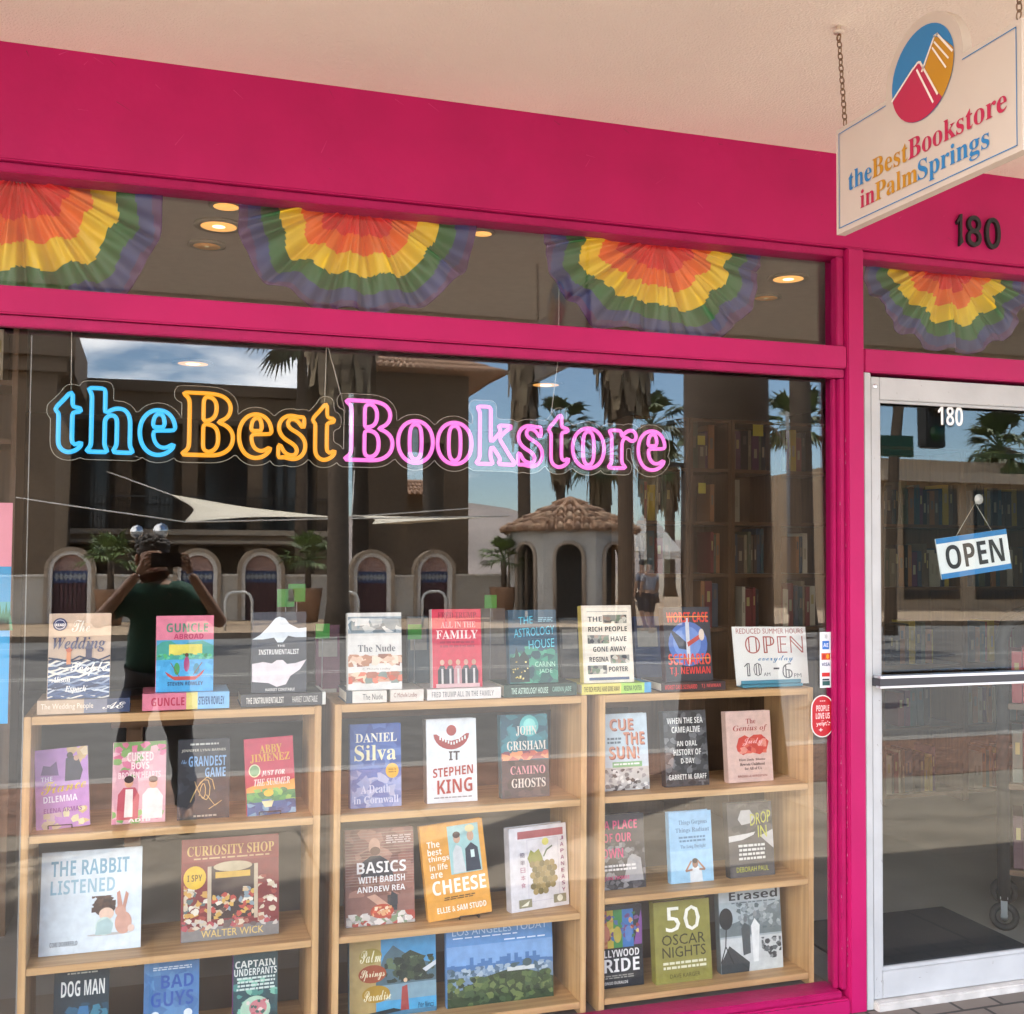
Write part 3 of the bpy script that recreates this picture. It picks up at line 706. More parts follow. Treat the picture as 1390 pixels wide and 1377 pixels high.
def easel(px, yb, z, label):
    a = at(px[0], px[1], yb); t = thing('book_easel', label, 'book stand', (a.x, yb-.004, z)); w_ = .03; m_ = M((.02, .02, .02), .4, .5)
    e = MB()
    for s in (-1, 1): e.tube([(s*w_, .10, .002), (s*w_, .03, .002), (s*w_, -.006, .003), (s*w_, -.008, .012)], .0016, m_, 6)
    e.tube([(-w_, -.008, .012), (w_, -.008, .012)], .0016, m_, 6).tube([(-w_, .10, .002), (w_, .10, .002)], .0016, m_, 6); e.tube([(0, .10, .002), (0, .06, .1)], .0016, m_, 6)
    e.build('wire_frame', t)
# --- books lying on top of the cases
hA = lying((50, 176, 950, 969), .118, 'flat book with a tan to navy spine under the wave covered book', [(.5, '#c7ad93'), (.75, '#7a7a88'), (1, '#2c3a5c')], [('The Wedding People', .04, .6, '#efe2d0', 'n'), ('AE', .7, .95, '#e9e4dd', 'c')], ZT)
hB = lying((193, 311, 943, 966), .118, 'flat book with a pink, yellow and blue spine', [(.5, '#d2788e'), (.63, '#d6c87a'), (1, '#7ab2dc')], [('GUNCLE', .1, .48, '#b02a4a', 'b'), ('STEVEN ROWLEY', .64, .94, '#28507a', 'b')], ZT)
hC = lying((327, 442, 939, 956), .118, 'flat book with a charcoal spine and small white title', [(.96, '#3c3c40'), (1, '#cfcfc8')], [('THE INSTRUMENTALIST', .06, .5, '#d8d4cc', 'b'), ('HARRIET CONSTABLE', .6, .9, '#d8d4cc', 'n')], ZT)
hD = lying((470, 525, 936, 952), .118, 'short white spined flat book with a dark corner mark', [(.15, '#3c4650'), (1, '#d8d2ca')], [('The Nude', .4, .9, '#444444', 'n')], ZT)
hD2 = lying((530, 575, 934, 950), .118, 'short off white flat book beside the dark cornered one', [(1, '#d6cdc4')], [('C. Michelle Lindley', .1, .8, '#8a5a50', 'n')], ZT)
hE = lying((580, 680, 933, 948), .118, 'flat book with a white spine under the red novel', [(1, '#ddd6d2')], [('FRED TRUMP ALL IN THE FAMILY', .06, .9, '#888888', 'b')], ZT)
hF = lying((684, 783, 926, 943), .118, 'flat book with a dark teal spine and green lettering', [(1, '#2c443c')], [('THE ASTROLOGY HOUSE', .1, .6, '#b4cfc0', 'b'), ('CARINN JADE', .66, .92, '#8ab0a0', 'b')], ZT)
hG = lying((790, 884, 924, 938), .118, 'flat book with a yellow, green and blue spine', [(.56, '#d8cc6a'), (.9, '#a4cc5a'), (1, '#4a9ac8')], [('THE RICH PEOPLE HAVE GONE AWAY', .03, .54, '#5a4a18', 'b'), ('REGINA PORTER', .6, .86, '#3a5a20', 'b')], ZT)
hH = lying((898, 985, 924, 936), .118, 'flat book with a black and red spine', [(1, '#2a1a20')], [('WORST CASE SCENARIO', .05, .55, '#d84040', 'b'), ('T.J. NEWMAN', .62, .92, '#d05050', 'b')], ZT)
# --- top row, standing on them
rnw = random.Random(5)
waves = []
for i in range(26):
    y0 = .02+.46*i/26; c = rnw.choice(['#2b3d63', '#41587f', '#c3cad2', '#1f2c4a', '#e3ddd2', '#5a6f94', '#8c9ab2'])
    ps_ = [(x/8, y0+.025*sin(x*1.6+i*1.3)+rnw.uniform(-.01, .01)) for x in range(9)]; waves.append(('L', ps_, .0035+.002*rnw.random(), c))
book((64, 148, 834, 950), YT, 'tan and navy book with painted waves and a white script title', '#cfb49b',
     [('R', 0, 0, 1, .44, '#34466c')]+waves+[('R', .29, .4, .36, .55, '#d88a5a'), ('E', .325, .57, .05, .03, '#c86a4a'), ('R', .60, .46, .70, .58, '#4a4458'), ('P', ((.58, .58), (.72, .58), (.65, .66)), '#3a3448'), ('E', .17, .87, .115, .075, '#2a3560'), ('E', .17, .87, .09, .058, '#e8e4ec'), ('E', .17, .87, .082, .05, '#2a3560'), ('T', 'READ', .1, .85, .24, .88, '#ffffff'), ('T', 'The', .36, .78, .66, .92, '#efe8dc', 'c'), ('T', 'Wedding', .06, .54, .92, .72, '#3a3a60', 'i'), ('T', 'People', .36, .26, .95, .43, '#f4f0ea', 'c'), ('T', 'Alison', .06, .19, .36, .26, '#f4f0ea', 'i'), ('T', 'Espach', .28, .06, .62, .15, '#f4f0ea', 'i')],
     restz=ZT+hA+.001, th=.03)
book((211, 289, 837, 949), YT, 'pink and turquoise book with rowers in a red boat', '#d87890',
     [('R', 0, 0, 1, .68, '#4a9cc4'), ('P', ((0, .42), (0, .6), (.1, .66), (.25, .67), (.4, .6), (.55, .64), (.8, .67), (1, .6), (1, .42)), '#3f9a8c'), ('R', .22, .48, .8, .62, '#d8cc58'), ('B', .02, .42, .98, .5, 30, .05, ['#4fae6a', '#3a8a5a', '#58b890'], 1), ('R', 0, 0, 1, .42, '#45a0d4'), ('B', 0, .14, 1, .4, 20, .09, ['#4aa8dc', '#3c94c8', '#58b4e2'], 2), ('P', ((.15, .27), (.3, .2), (.7, .2), (.85, .29), (.8, .22), (.68, .15), (.32, .15), (.2, .21)), '#b8443c'), ('E', .36, .3, .05, .08, '#3a9a50'), ('E', .53, .36, .05, .1, '#a03a70'), ('E', .53, .48, .035, .025, '#5a3524'), ('E', .7, .3, .05, .07, '#2c7a90'), ('L', ((.25, .38), (.4, .2)), .002, '#7a4a2a'), ('L', ((.8, .38), (.65, .22)), .002, '#7a4a2a'), ('T', 'GUNCLE', .17, .78, .9, .90, '#4d7f68', 'b'), ('T', 'ABROAD', .3, .69, .82, .76, '#b83060', 'b'), ('T', 'STEVEN ROWLEY', .2, .08, .82, .13, '#24486c', 'b')],
     restz=ZT+hB+.001, th=.03, yaw=0)
book((342, 416, 832, 939), YT, 'charcoal book with two mirrored pale swooping shapes', '#3c3e44',
     [('P', ((.0, .66), (.15, .72), (.3, .82), (.42, .92), (.5, .94), (.6, .92), (.68, .85), (.85, .79), (1, .80), (1, .68), (.8, .68), (.66, .70), (.56, .62), (.46, .62), (.4, .68), (.2, .66)), '#d4dde4'), ('P', ((0, .14), (0, .36), (.2, .38), (.36, .36), (.45, .4), (.56, .4), (.64, .35), (.8, .36), (1, .4), (.88, .28), (.7, .2), (.62, .1), (.45, .07), (.3, .12), (.15, .13)), '#d9cfd3'), ('T', 'THE', .46, .565, .6, .59, '#d8d8d8'), ('T', 'INSTRUMENTALIST', .12, .47, .86, .535, '#e0dedc', 'b'), ('T', 'HARRIET CONSTABLE', .24, .02, .78, .055, '#d8d4d0', 'b')],
     restz=ZT+hC+.001, th=.032)
book((473, 546, 833, 937), YT, 'white book with torn grey and rust painted bands', '#d5d2cd',
     [('R', 0, .73, 1, .95, '#8e9ba2'), ('B', 0, .74, 1, .93, 26, .2, ['#5f6f78', '#a9b2b6', '#c9cccb', '#74848c'], 3), ('R', 0, .34, 1, .44, '#b9876a'), ('B', 0, .3, 1, .46, 30, .12, ['#b07a5a', '#d8b49a', '#8e5a44', '#e0ccb8'], 4), ('R', 0, .1, 1, .22, '#c79a80'), ('B', 0, .08, 1, .23, 30, .13, ['#c0583e', '#dfc4a8', '#a86850', '#7e8a80', '#d8785c'], 5), ('R', 0, .235, 1, .29, '#d6d0ca'), ('T', 'The Nude', .18, .49, .88, .58, '#5b5b60', 's'), ('T', 'C. Michelle Lindley', .26, .25, .78, .28, '#6a5a55', 'n')],
     restz=ZT+hD+.001, th=.03)
book((588, 655, 828, 934), YT, 'bright red book with a family group along its foot', '#c83248',
     [('T', 'FRED TRUMP', .12, .88, .9, .96, '#8e1e34', 's'), ('T', 'ALL IN THE', .18, .76, .88, .84, '#d8919c', 's'), ('T', 'FAMILY', .08, .62, .93, .73, '#f0d6d4', 's'), ('X', .15, .5, .85, .6, 2, '#a02840', 1)]+[q for i, (c1, c2) in enumerate((('#26262c', '#caa08c'), ('#2c2c38', '#b98a74'), ('#b8868a', '#c79a84'), ('#20222a', '#c09080'), ('#33303a', '#b98c78'))) for q in (('P', ((.1+i*.16, .03), (.1+i*.16, .22), (.15+i*.16, .28), (.23+i*.16, .28), (.28+i*.16, .2), (.27+i*.16, .03)), c1), ('E', .19+i*.16, .32, .045, .035, c2), ('R', .17+i*.16, .05, .21+i*.16, .24, '#c9c2c0'))]+[('R', .06, 0, .94, .05, '#cfa8a8')],
     restz=ZT+hE+.001, th=.03, spine='#c8b8b8')
book((693, 758, 829, 927), YT, 'dark teal book with handwritten turquoise title and a lit house', '#2c4c5e',
     [('R', 0, 0, 1, .4, '#336f62'), ('B', 0, 0, 1, .5, 40, .14, ['#2a5a54', '#3c8a70', '#274c50', '#4a9a7c'], 6), ('P', ((0, .02), (0, .34), (.1, .36), (.14, .5), (.2, .36), (.3, .44), (.4, .34), (.4, .02)), '#22302c'), ('B', .04, .05, .38, .3, 16, .03, ['#d8c05a', '#e8d88a', '#b89a3a'], 7), ('T', 'THE', .2, .80, .5, .9, '#58b8d2', 'n', .05), ('T', 'ASTROLOGY', .1, .62, .95, .74, '#58b8d2', 'n', .05), ('T', 'HOUSE', .4, .46, .94, .58, '#6ac4d4', 'n', .05), ('X', .6, .83, .92, .9, 3, '#7aa8b8', 2), ('T', 'CARINN', .52, .22, .94, .29, '#a8dcc0', 'n'), ('T', 'JADE', .6, .12, .88, .19, '#a8dcc0', 'n')],
     restz=ZT+hF+.001, th=.03)
rich = []
for i, (s, x0, x1, photo) in enumerate((('THE', .12, .4, (.42, .9)), ('RICH PEOPLE', .12, .9, None), ('HAVE', .56, .88, (.1, .53)), ('GONE AWAY', .2, .86, None), ('REGINA', .12, .5, (.54, .92)), ('PORTER', .5, .88, (.08, .46)))):
    v0 = .79-i*.13
    if photo: rich += [('R', photo[0], v0-.025, photo[1], v0+.085, '#8c8a80'), ('B', photo[0], v0-.025, photo[1], v0+.085, 14, .08, ['#4a4a44', '#c9c4b4', '#6a7a60', '#9a8270', '#3a3a3a'], 20+i)]
    rich.append(('T', s, x0, v0, x1, v0+.065, '#1c1c1c', 'b'))
book((793, 861, 823, 925), YT, 'cream book of stacked black capitals between photo strips', '#ddd2c0', [('R', .04, .03, .97, .97, '#e6dccb'), ('L', ((.1, .92), (.92, .92)), .0012, '#555555')]+rich+[('R', .1, .035, .9, .07, '#4a5a78')], restz=ZT+hG+.001, th=.03, spine='#d0bc6a')
book((905, 968, 825, 924), YT, 'black book with red and yellow capitals and a diving aeroplane', '#23252e',
     [('E', .5, .5, .42, .3, '#4a6ab0'), ('E', .48, .52, .3, .22, '#6a8ac8'), ('P', ((.1, .72), (.3, .62), (.5, .5), (.46, .42), (.3, .44)), '#252a38'), ('P', ((.46, .85), (.54, .85), (.54, .24), (.5, .2), (.46, .24)), '#c9ccd4'), ('P', ((.5, .46), (.85, .6), (.84, .66), (.48, .52)), '#b8453a'), ('E', .8, .62, .06, .08, '#d8c8b8'), ('T', 'WORST CASE', .06, .79, .96, .93, '#d83a26', 'b'), ('R', .06, .86, .96, .875, '#e08a3a'), ('T', 'SCENARIO', .06, .22, .97, .37, '#d8432c', 'b'), ('R', .06, .3, .97, .31, '#e0a040'), ('T', 'T.J. NEWMAN', .08, .07, .95, .19, '#d8322c', 'b')],
     restz=ZT+hH+.001, th=.03, spine='#381820')
# summer hours card
A, B_, C_, D_ = at(1000, 930, .16), at(1098, 931, .16), at(1093, 851, .165), at(993, 851, .165)
hc = thing('hours_card', 'handwritten white OPEN hours card in a teal holder', 'sign', (A.x, .16, ZT))
lo_ = Vector((A.x, .16, ZT)); q4 = [p-lo_ for p in (A, B_, C_, D_)]
for p in q4[:2]: p.z = .006
hm = MB().prism([p for p in q4], (0, .0015, 0), M((.76, .76, .73), .6))
def hq(u, v, e=.0006): return q4[0]*(1-u)*(1-v)+q4[1]*u*(1-v)+q4[2]*u*v+q4[3]*(1-u)*v+Vector((0, -e, 0))
RP, BP, BKP = M('#a5544c', .6), M('#3a78a8', .6), M('#4a4a50', .6)
letters(hm, 'REDUCED SUMMER HOURS', 'n', (.05, .88, .96, .97), RP, hq); letters(hm, 'everyday', 'c', (.32, .37, .8, .50), BP, hq)
letters(hm, 'OPEN', 'o', (.16, .54, .95, .84), RP, hq, 4); letters(hm, '10', 'o', (.12, .15, .36, .38), BKP, hq); letters(hm, 'AM', 'n', (.38, .15, .47, .21), BKP, hq); letters(hm, '-', 'o', (.52, .26, .6, .29), BKP, hq); letters(hm, '6', 'o', (.64, .1, .78, .36), BKP, hq); letters(hm, 'PM', 'n', (.8, .11, .9, .18), BKP, hq)
hm.build('card', hc)
a, b = at(1007, 937, .15)-lo_, at(1088, 928, .15)-lo_
MB().box((a.x, -.02, 0), (b.x, .03, .010), M('#4a8ca0', .5), .002).box((a.x, -.008, .0105), (b.x, -.004, .022), M('#4a8ca0', .5), .001).build('holder', hc)

Y2 = .175
# --- second row
Z2 = .716
book((50, 122, 1019, 1121), Y2, 'purple paperback with a leaning couple and yellow script', '#b884c0',
     [('B', .6, .7, 1, 1, 8, .16, ['#d8c09a', '#c8a87a'], 8), ('B', .5, .02, 1, .25, 8, .14, ['#d8cfa0', '#c8b078'], 9), ('B', .0, .0, .5, .2, 6, .14, ['#c8a8b0', '#d0b89a'], 10), ('P', ((.55, .58), (.58, .86), (.68, .9), (.82, .86), (.9, .7), (.84, .58)), '#3a3440'), ('E', .66, .9, .06, .04, '#3a2a28'), ('E', .78, .86, .05, .035, '#c89a80'), ('P', ((.1, .68), (.15, .8), (.28, .78), (.4, .84), (.44, .66)), '#6a4a78'), ('T', 'THE', .1, .6, .32, .655, '#f0e4f4'), ('T', 'Fiance', .1, .43, .95, .58, '#d8b83a', 'c', .06), ('T', 'DILEMMA', .14, .33, .78, .41, '#f4ecf6', 'b'), ('T', 'ELENA ARMAS', .14, .2, .86, .26, '#8a4a94', 'b')],
     restz=Z2, paper=True, th=.026, roll=-3.5, lean=10)
easel((82, 1121), Y2, Z2, 'black wire stand under the purple paperback')
book((152, 224, 1010, 1115), Y2, 'pink and green paperback with a couple in open jackets', '#d8a4ac',
     [('R', 0, .88, 1, 1, '#7a9a58'), ('B', 0, .55, 1, 1, 30, .12, ['#d47a94', '#e2b0b4', '#c86a84', '#8aa868'], 11), ('B', 0, 0, 1, .2, 20, .12, ['#6aa050', '#c87a90', '#88b06a'], 12), ('T', 'CURSED', .26, .76, .76, .87, '#f2dcd8', 'b'), ('T', 'BOYS', .34, .66, .68, .75, '#f2dcd8', 'b'), ('T', 'BROKEN HEARTS', .1, .55, .9, .63, '#f0d4d4', 'b'), ('P', ((.08, .05), (.1, .36), (.2, .44), (.42, .44), (.5, .34), (.48, .05)), '#b8505c'), ('P', ((.22, .08), (.24, .42), (.38, .42), (.38, .08)), '#e8dcd4'), ('E', .3, .5, .08, .06, '#d8a080'), ('E', .3, .54, .09, .045, '#3a2622'), ('P', ((.56, .05), (.56, .34), (.66, .42), (.84, .42), (.95, .32), (.94, .05)), '#e6dbd6'), ('E', .76, .48, .08, .06, '#d8a488'), ('E', .76, .53, .085, .04, '#6a3a26'), ('T', 'ADIB', .3, .02, .72, .06, '#f6e0e0', 'b')],
     restz=Z2, paper=True, th=.026, lean=8)
swirl = [(.45+.26*cos(t*.55)*(1-t*.03), .36+.17*sin(t*.83)*(1-t*.02)) for t in range(30)]
book((241, 311, 1006, 1110), Y2, 'black book with pale blue title and gold looping chain', '#25262c',
     [('B', 0, 0, 1, .9, 26, .16, ['#2e3038', '#1c1d22', '#343640'], 13), ('X', .22, .92, .78, .96, 1, '#b8b8b0', 3), ('T', 'JENNIFER LYNN BARNES', .06, .84, .92, .88, '#b8b4a4', 'b'), ('T', 'GRANDEST', .2, .66, .93, .79, '#7aa0c8', 'b'), ('T', 'GAME', .52, .52, .92, .64, '#7aa0c8', 'b'), ('T', 'the', .06, .7, .16, .75, '#7aa0c8', 'c'), ('L', swirl, .0022, '#c0a468'), ('L', ((.55, .3), (.72, .16), (.85, .22), (.6, .12)), .002, '#c0a468'), ('X', .3, .02, .75, .06, 1, '#a8a090', 4)],
     restz=Z2, th=.032, lean=6, spine='#1a1a1e')
book((336, 402, 1004, 1103), Y2, 'crimson to navy paperback with a gold author name and beach scene', '#b83a50',
     [('R', 0, 0, 1, .36, '#4a8a5a'), ('P', ((0, .3), (0, .36), (.3, .42), (.5, .44), (.75, .4), (1, .44), (1, .3)), '#d89a4a'), ('R', 0, 0, 1, .17, '#3a5a8c'), ('B', 0, 0, 1, .2, 20, .12, ['#4a74a8', '#2a4878', '#7aa0b8'], 14), ('B', 0, .18, 1, .34, 16, .12, ['#5aa05a', '#3a7a54', '#88b860'], 15), ('E', .45, .28, .1, .045, '#e0b040'), ('P', ((.3, .18), (.55, .18), (.5, .1), (.36, .1)), '#d8cfa0'), ('T', 'ABBY', .3, .8, .76, .91, '#d8a83c', 's'), ('T', 'JIMENEZ', .1, .68, .92, .79, '#d8a83c', 's'), ('E', .18, .58, .12, .085, '#d8cfa8'), ('E', .18, .58, .10, .07, '#7a9a6a'), ('T', 'JUST FOR', .32, .5, .8, .57, '#f0dcd8', 'i'), ('T', 'THE SUMMER', .16, .38, .9, .47, '#f0dcd8', 'i')],
     restz=Z2, paper=True, th=.026, roll=-2.5, lean=9)
easel((366, 1103), Y2, Z2, 'black wire stand under the crimson paperback')
book((476, 545, 985, 1094), Y2, 'blue seascape book with a tall cream author name and yellow dot', '#3c5a9c',
     [('R', 0, .35, 1, .7, '#5672b0'), ('R', 0, 0, 1, .35, '#7488b8'), ('B', 0, 0, 1, .45, 36, .2, ['#8c9cc4', '#5a70a8', '#a8b0cc', '#6a80b4'], 16), ('B', 0, .5, 1, 1, 20, .2, ['#304a8c', '#4a66a8', '#3a5494'], 17), ('T', 'DANIEL', .1, .78, .92, .89, '#e6e2d0', 's'), ('T', 'Silva', .08, .56, .9, .75, '#e6deb4', 's'), ('E', .82, .43, .13, .09, '#d8a830'), ('X', .74, .4, .9, .46, 2, '#a87a20', 5), ('T', 'A Death', .2, .17, .78, .27, '#c4cce0', 's'), ('T', 'in Cornwall', .06, .05, .94, .14, '#c4cce0', 's')],
     restz=Z2, th=.032, lean=6, yaw=0)
book((580, 648, 978, 1090), Y2, 'white book with a toothy red grin and brushed red author name', '#d9dde0',
     [('E', .5, .86, .1, .065, '#a03a34'), ('P', tuple((.5+.36*cos(t), .83+.2*sin(t)) for t in [pi*1.02+i*pi*.96/12 for i in range(13)])+((.8, .82), (.65, .755), (.5, .735), (.35, .755), (.2, .82)), '#9a3530')]+[('R', .26+i*.055, .68+.07*abs(i-4.5)/4.5, .29+i*.055, .715+.075*abs(i-4.5)/4.5, '#dfe0de') for i in range(10)]+[('T', 'IT', .44, .5, .66, .61, '#4a3a38', 'b'), ('T', 'STEPHEN', .12, .30, .92, .41, '#9a3832', 'b', .04), ('T', 'KING', .2, .1, .9, .27, '#a03832', 'b', .03), ('X', .1, .05, .9, .075, 1, '#888888', 6)],
     restz=Z2, th=.04, lean=6, spine='#6a625c')
book((682, 746, 972, 1076), Y2, 'teal book with a glowing moon and red dusk horizon', '#2c5c68',
     [('B', 0, .55, 1, 1, 30, .2, ['#31707a', '#2a5260', '#245060', '#3a808a'], 18), ('E', .6, .86, .2, .13, '#5ab0b0'), ('E', .61, .87, .13, .08, '#8ad0c8'), ('R', 0, .46, 1, .54, '#a05048'), ('B', 0, .44, 1, .56, 20, .14, ['#b85a48', '#d88a5a', '#7a3a48'], 19), ('R', 0, 0, 1, .45, '#4c4a4c'), ('B', 0, 0, 1, .45, 24, .18, ['#565250', '#44464a', '#3a4040'], 20), ('T', 'JOHN', .32, .74, .76, .86, '#d8d2c8', 's'), ('T', 'GRISHAM', .12, .57, .95, .68, '#d8d2c8', 's'), ('T', 'CAMINO', .18, .28, .92, .38, '#d49aa0', 's'), ('T', 'GHOSTS', .2, .12, .92, .23, '#d8d2c8', 's')],
     restz=Z2, th=.032, lean=6)
book((822, 882, 971, 1077), Y2, 'pale blue book with chunky orange shadowed capitals over a crowd', '#c0ced6',
     [('R', 0, 0, 1, .3, '#b8b8b4'), ('B', 0, 0, 1, .28, 60, .07, ['#3a3a3a', '#d8d8d4', '#6a6a68', '#909090'], 21), ('R', .18, .3, .85, .37, '#7ab07a'), ('T', 'CUE', .17, .77, .7, .92, '#8a4a40', 'b'), ('T', 'CUE', .15, .785, .68, .935, '#cf8a6a', 'b'), ('T', 'THE', .47, .58, .94, .74, '#8a4a40', 'b'), ('T', 'THE', .45, .595, .92, .755, '#cf8a6a', 'b'), ('T', 'SUN!', .13, .4, .8, .56, '#8a4a40', 'b'), ('T', 'SUN!', .11, .415, .78, .575, '#cf8a6a', 'b'), ('X', .08, .6, .4, .7, 2, '#5a6a74', 7), ('X', .2, .32, .8, .36, 1, '#e6efe6', 8)],
     restz=.718, th=.03, lean=7)
book((905, 963, 967, 1068), Y2, 'black and white photo book with white centred capitals', '#3a3c3e',
     [('B', 0, 0, 1, 1, 90, .12, ['#2a2c2e', '#4a4c4e', '#5c5e60', '#1c1e20', '#6e7072'], 22), ('T', 'WHEN THE SEA', .08, .83, .92, .91, '#e2e2dc', 'b'), ('T', 'CAME ALIVE', .18, .71, .84, .79, '#e2e2dc', 'b'), ('T', 'AN ORAL', .28, .53, .76, .6, '#e2e2dc', 'b'), ('T', 'HISTORY OF', .2, .41, .84, .49, '#e2e2dc', 'b'), ('T', 'D-DAY', .36, .3, .68, .37, '#e2e2dc', 'b'), ('T', 'GARRETT M. GRAFF', .06, .09, .94, .16, '#e2e2dc', 'b')],
     restz=.718, th=.032, lean=7, yaw=0, spine='#2a2a2c')
book((990, 1050, 967, 1066), Y2, 'blush pink book with a red heart shaped splash', '#d8b8ac',
     [('P', ((.2, .5), (.26, .62), (.4, .66), (.5, .62), (.6, .66), (.78, .66), (.94, .56), (.88, .44), (.72, .38), (.5, .42), (.34, .38), (.22, .44)), '#c8483c'), ('B', .26, .4, .88, .62, 14, .1, ['#d86a58', '#b83a3a', '#e09080'], 23), ('T', 'The', .44, .82, .66, .89, '#a04a48', 's'), ('T', 'Genius of', .14, .70, .92, .80, '#a04a48', 'i'), ('T', 'Judy', .34, .5, .8, .62, '#f0b8b8', 'c'), ('T', 'How Judy Blume', .24, .29, .84, .33, '#4a3a3a', 's'), ('T', 'Rewrote Childhood', .26, .23, .82, .27, '#4a3a3a', 's'), ('T', 'for All of Us', .36, .17, .74, .21, '#4a3a3a', 's'), ('T', 'RACHELLE BERGSTEIN', .2, .07, .86, .1, '#a06a64', 'b')],
     restz=.718, th=.03, lean=6)
# --- third row
Z3 = .372
book((53, 190, 1160, 1302), Y2+.01, 'large square pale blue picture book with a child hugging a rabbit', '#d3dde3',
     [('T', 'THE RABBIT', .09, .76, .87, .91, '#6a9cb4', 'b'), ('T', 'LISTENED', .09, .58, .73, .72, '#8ab0c2', 'b'), ('E', .68, .16, .22, .012, '#b9b4ae'), ('E', .62, .44, .10, .10, '#4a352c'), ('B', .5, .36, .74, .54, 26, .05, ['#4a352c', '#5a4236', '#3a2a24'], 24), ('E', .65, .36, .075, .06, '#e0c0aa'), ('E', .63, .24, .09, .09, '#c4d4cc'), ('P', ((.54, .16), (.56, .28), (.66, .32), (.72, .26), (.7, .16)), '#a8c0c0'), ('E', .82, .26, .085, .11, '#c89a88'), ('E', .79, .38, .055, .055, '#c89a88'), ('P', ((.76, .41), (.75, .56), (.78, .58), (.81, .43)), '#c48f7c'), ('P', ((.81, .42), (.84, .57), (.87, .54), (.84, .4)), '#c48f7c'), ('E', .9, .2, .035, .035, '#dcc0b2'), ('T', 'CORI DOERRFELD', .1, .08, .37, .125, '#7a8288', 'b')],
     restz=Z3, th=.012, lean=9)
book((246, 378, 1142, 1280), Y2+.01, 'large red picture book of a toy filled shop front', '#8a3a38',
     [('R', 0, .78, 1, 1, '#8c4640'), ('R', .0, .12, 1, .77, '#7a2e30'), ('R', .28, .2, .76, .72, '#3a2a28'), ('R', .26, .18, .3, .72, '#b9a890'), ('R', .74, .18, .78, .72, '#b9a890'), ('E', .52, .71, .2, .05, '#b8a88a'), ('R', .34, .6, .7, .66, '#c8a040'), ('B', .02, .14, .26, .55, 40, .05, ['#c8b8a0', '#a04a40', '#d8d0c0', '#5a6a6a', '#c89a50'], 25), ('B', .3, .2, .74, .5, 60, .045, ['#c8b090', '#5a4038', '#b04a40', '#d8d0c0', '#c8a050', '#80929a'], 26), ('B', .78, .14, .98, .6, 40, .05, ['#c8b8a0', '#a04a40', '#d8d0c0', '#7a2a2a'], 27), ('R', 0, 0, 1, .13, '#7c7876'), ('B', 0, .1, 1, .2, 40, .05, ['#a86a5a', '#c0b8b0', '#6a5a58', '#b05058', '#d0c0a8'], 28), ('E', .13, .62, .115, .115, '#d8b030'), ('T', 'I SPY', .055, .585, .205, .65, '#5a4010', 'b'), ('T', 'CURIOSITY SHOP', .05, .83, .95, .93, '#d0a868', 's'), ('X', .1, .79, .9, .815, 1, '#caa880', 9), ('T', 'WALTER WICK', .2, .03, .84, .10, '#d8b868', 'n')],
     restz=Z3, th=.012, lean=9)
brk = [('L', ((0, .03*i), (1, .03*i)), .001, '#b09888') for i in range(14, 33)]
book((470, 563, 1130, 1254), Y2, 'brick red cookbook with white capitals over a cook and a pizza', '#8a6258',
     [('B', 0, .3, 1, 1, 60, .14, ['#9a6a5c', '#7c5448', '#a87a6a', '#8a5e52'], 29)]+brk+[('P', ((.22, .5), (.24, .66), (.36, .72), (.5, .72), (.62, .66), (.7, .5)), '#3e3c40'), ('E', .42, .82, .085, .09, '#c49a84'), ('E', .43, .77, .075, .045, '#6a4a3c'), ('R', .6, .3, .75, .2, '#4a4442'), ('P', ((.62, .14), (.66, .34), (.74, .3), (.74, .14)), '#3a3a3e'), ('P', ((.3, .3), (.42, .32), (.66, .18), (.6, .12)), '#c49a84'), ('R', 0, 0, 1, .1, '#a8a09a'), ('B', 0, 0, 1, .13, 40, .08, ['#c8c0b8', '#7a8a6a', '#a84a3c', '#d8d0c8'], 30), ('E', .52, .14, .17, .075, '#b04a34'), ('B', .38, .09, .66, .19, 16, .05, ['#d8a070', '#c8583c', '#e0c8a8'], 31), ('X', .58, .84, .96, .93, 4, '#d0b8b0', 10), ('T', 'BASICS', .16, .54, .88, .66, '#ece6e2', 'b'), ('T', 'WITH BABISH', .18, .44, .86, .51, '#ece6e2', 'b'), ('T', 'ANDREW REA', .16, .345, .86, .405, '#ece6e2', 'b')],
     restz=Z3, th=.03, lean=8)
book((583, 668, 1121, 1243), Y2-.02, 'orange cookbook tilted on its stand with two people and white title', '#d8983a',
     [('R', .42, .45, .92, .96, '#9ac0be'), ('P', ((.46, .46), (.48, .68), (.54, .76), (.62, .72), (.66, .46)), '#c6c8c8'), ('E', .56, .82, .055, .05, '#c09a80'), ('E', .56, .86, .06, .035, '#4a342a'), ('P', ((.66, .46), (.68, .7), (.78, .76), (.88, .7), (.9, .46)), '#2c3442'), ('E', .78, .83, .055, .055, '#c09a80'), ('E', .78, .91, .075, .04, '#d8c890'), ('R', .76, .6, .82, .68, '#c8d8d4'), ('T', 'The', .08, .76, .28, .83, '#f4ead8', 'b'), ('T', 'best', .08, .68, .3, .75, '#f4ead8', 'b'), ('T', 'things', .08, .60, .41, .67, '#f4ead8', 'b'), ('T', 'in life', .09, .52, .37, .585, '#f4ead8', 'b'), ('T', 'are', .09, .44, .28, .495, '#f4ead8', 'b'), ('T', 'CHEESE', .1, .26, .95, .41, '#f4ead8', 'b'), ('X', .26, .19, .76, .23, 2, '#6a4a20', 11), ('T', 'ELLIE & SAM STUDD', .14, .07, .92, .13, '#f4ead8', 'b')],
     restz=Z3+.006, th=.03, lean=10, roll=-4.5)
easel((636, 1243), Y2-.02, Z3, 'black wire stand under the tilted orange cookbook')
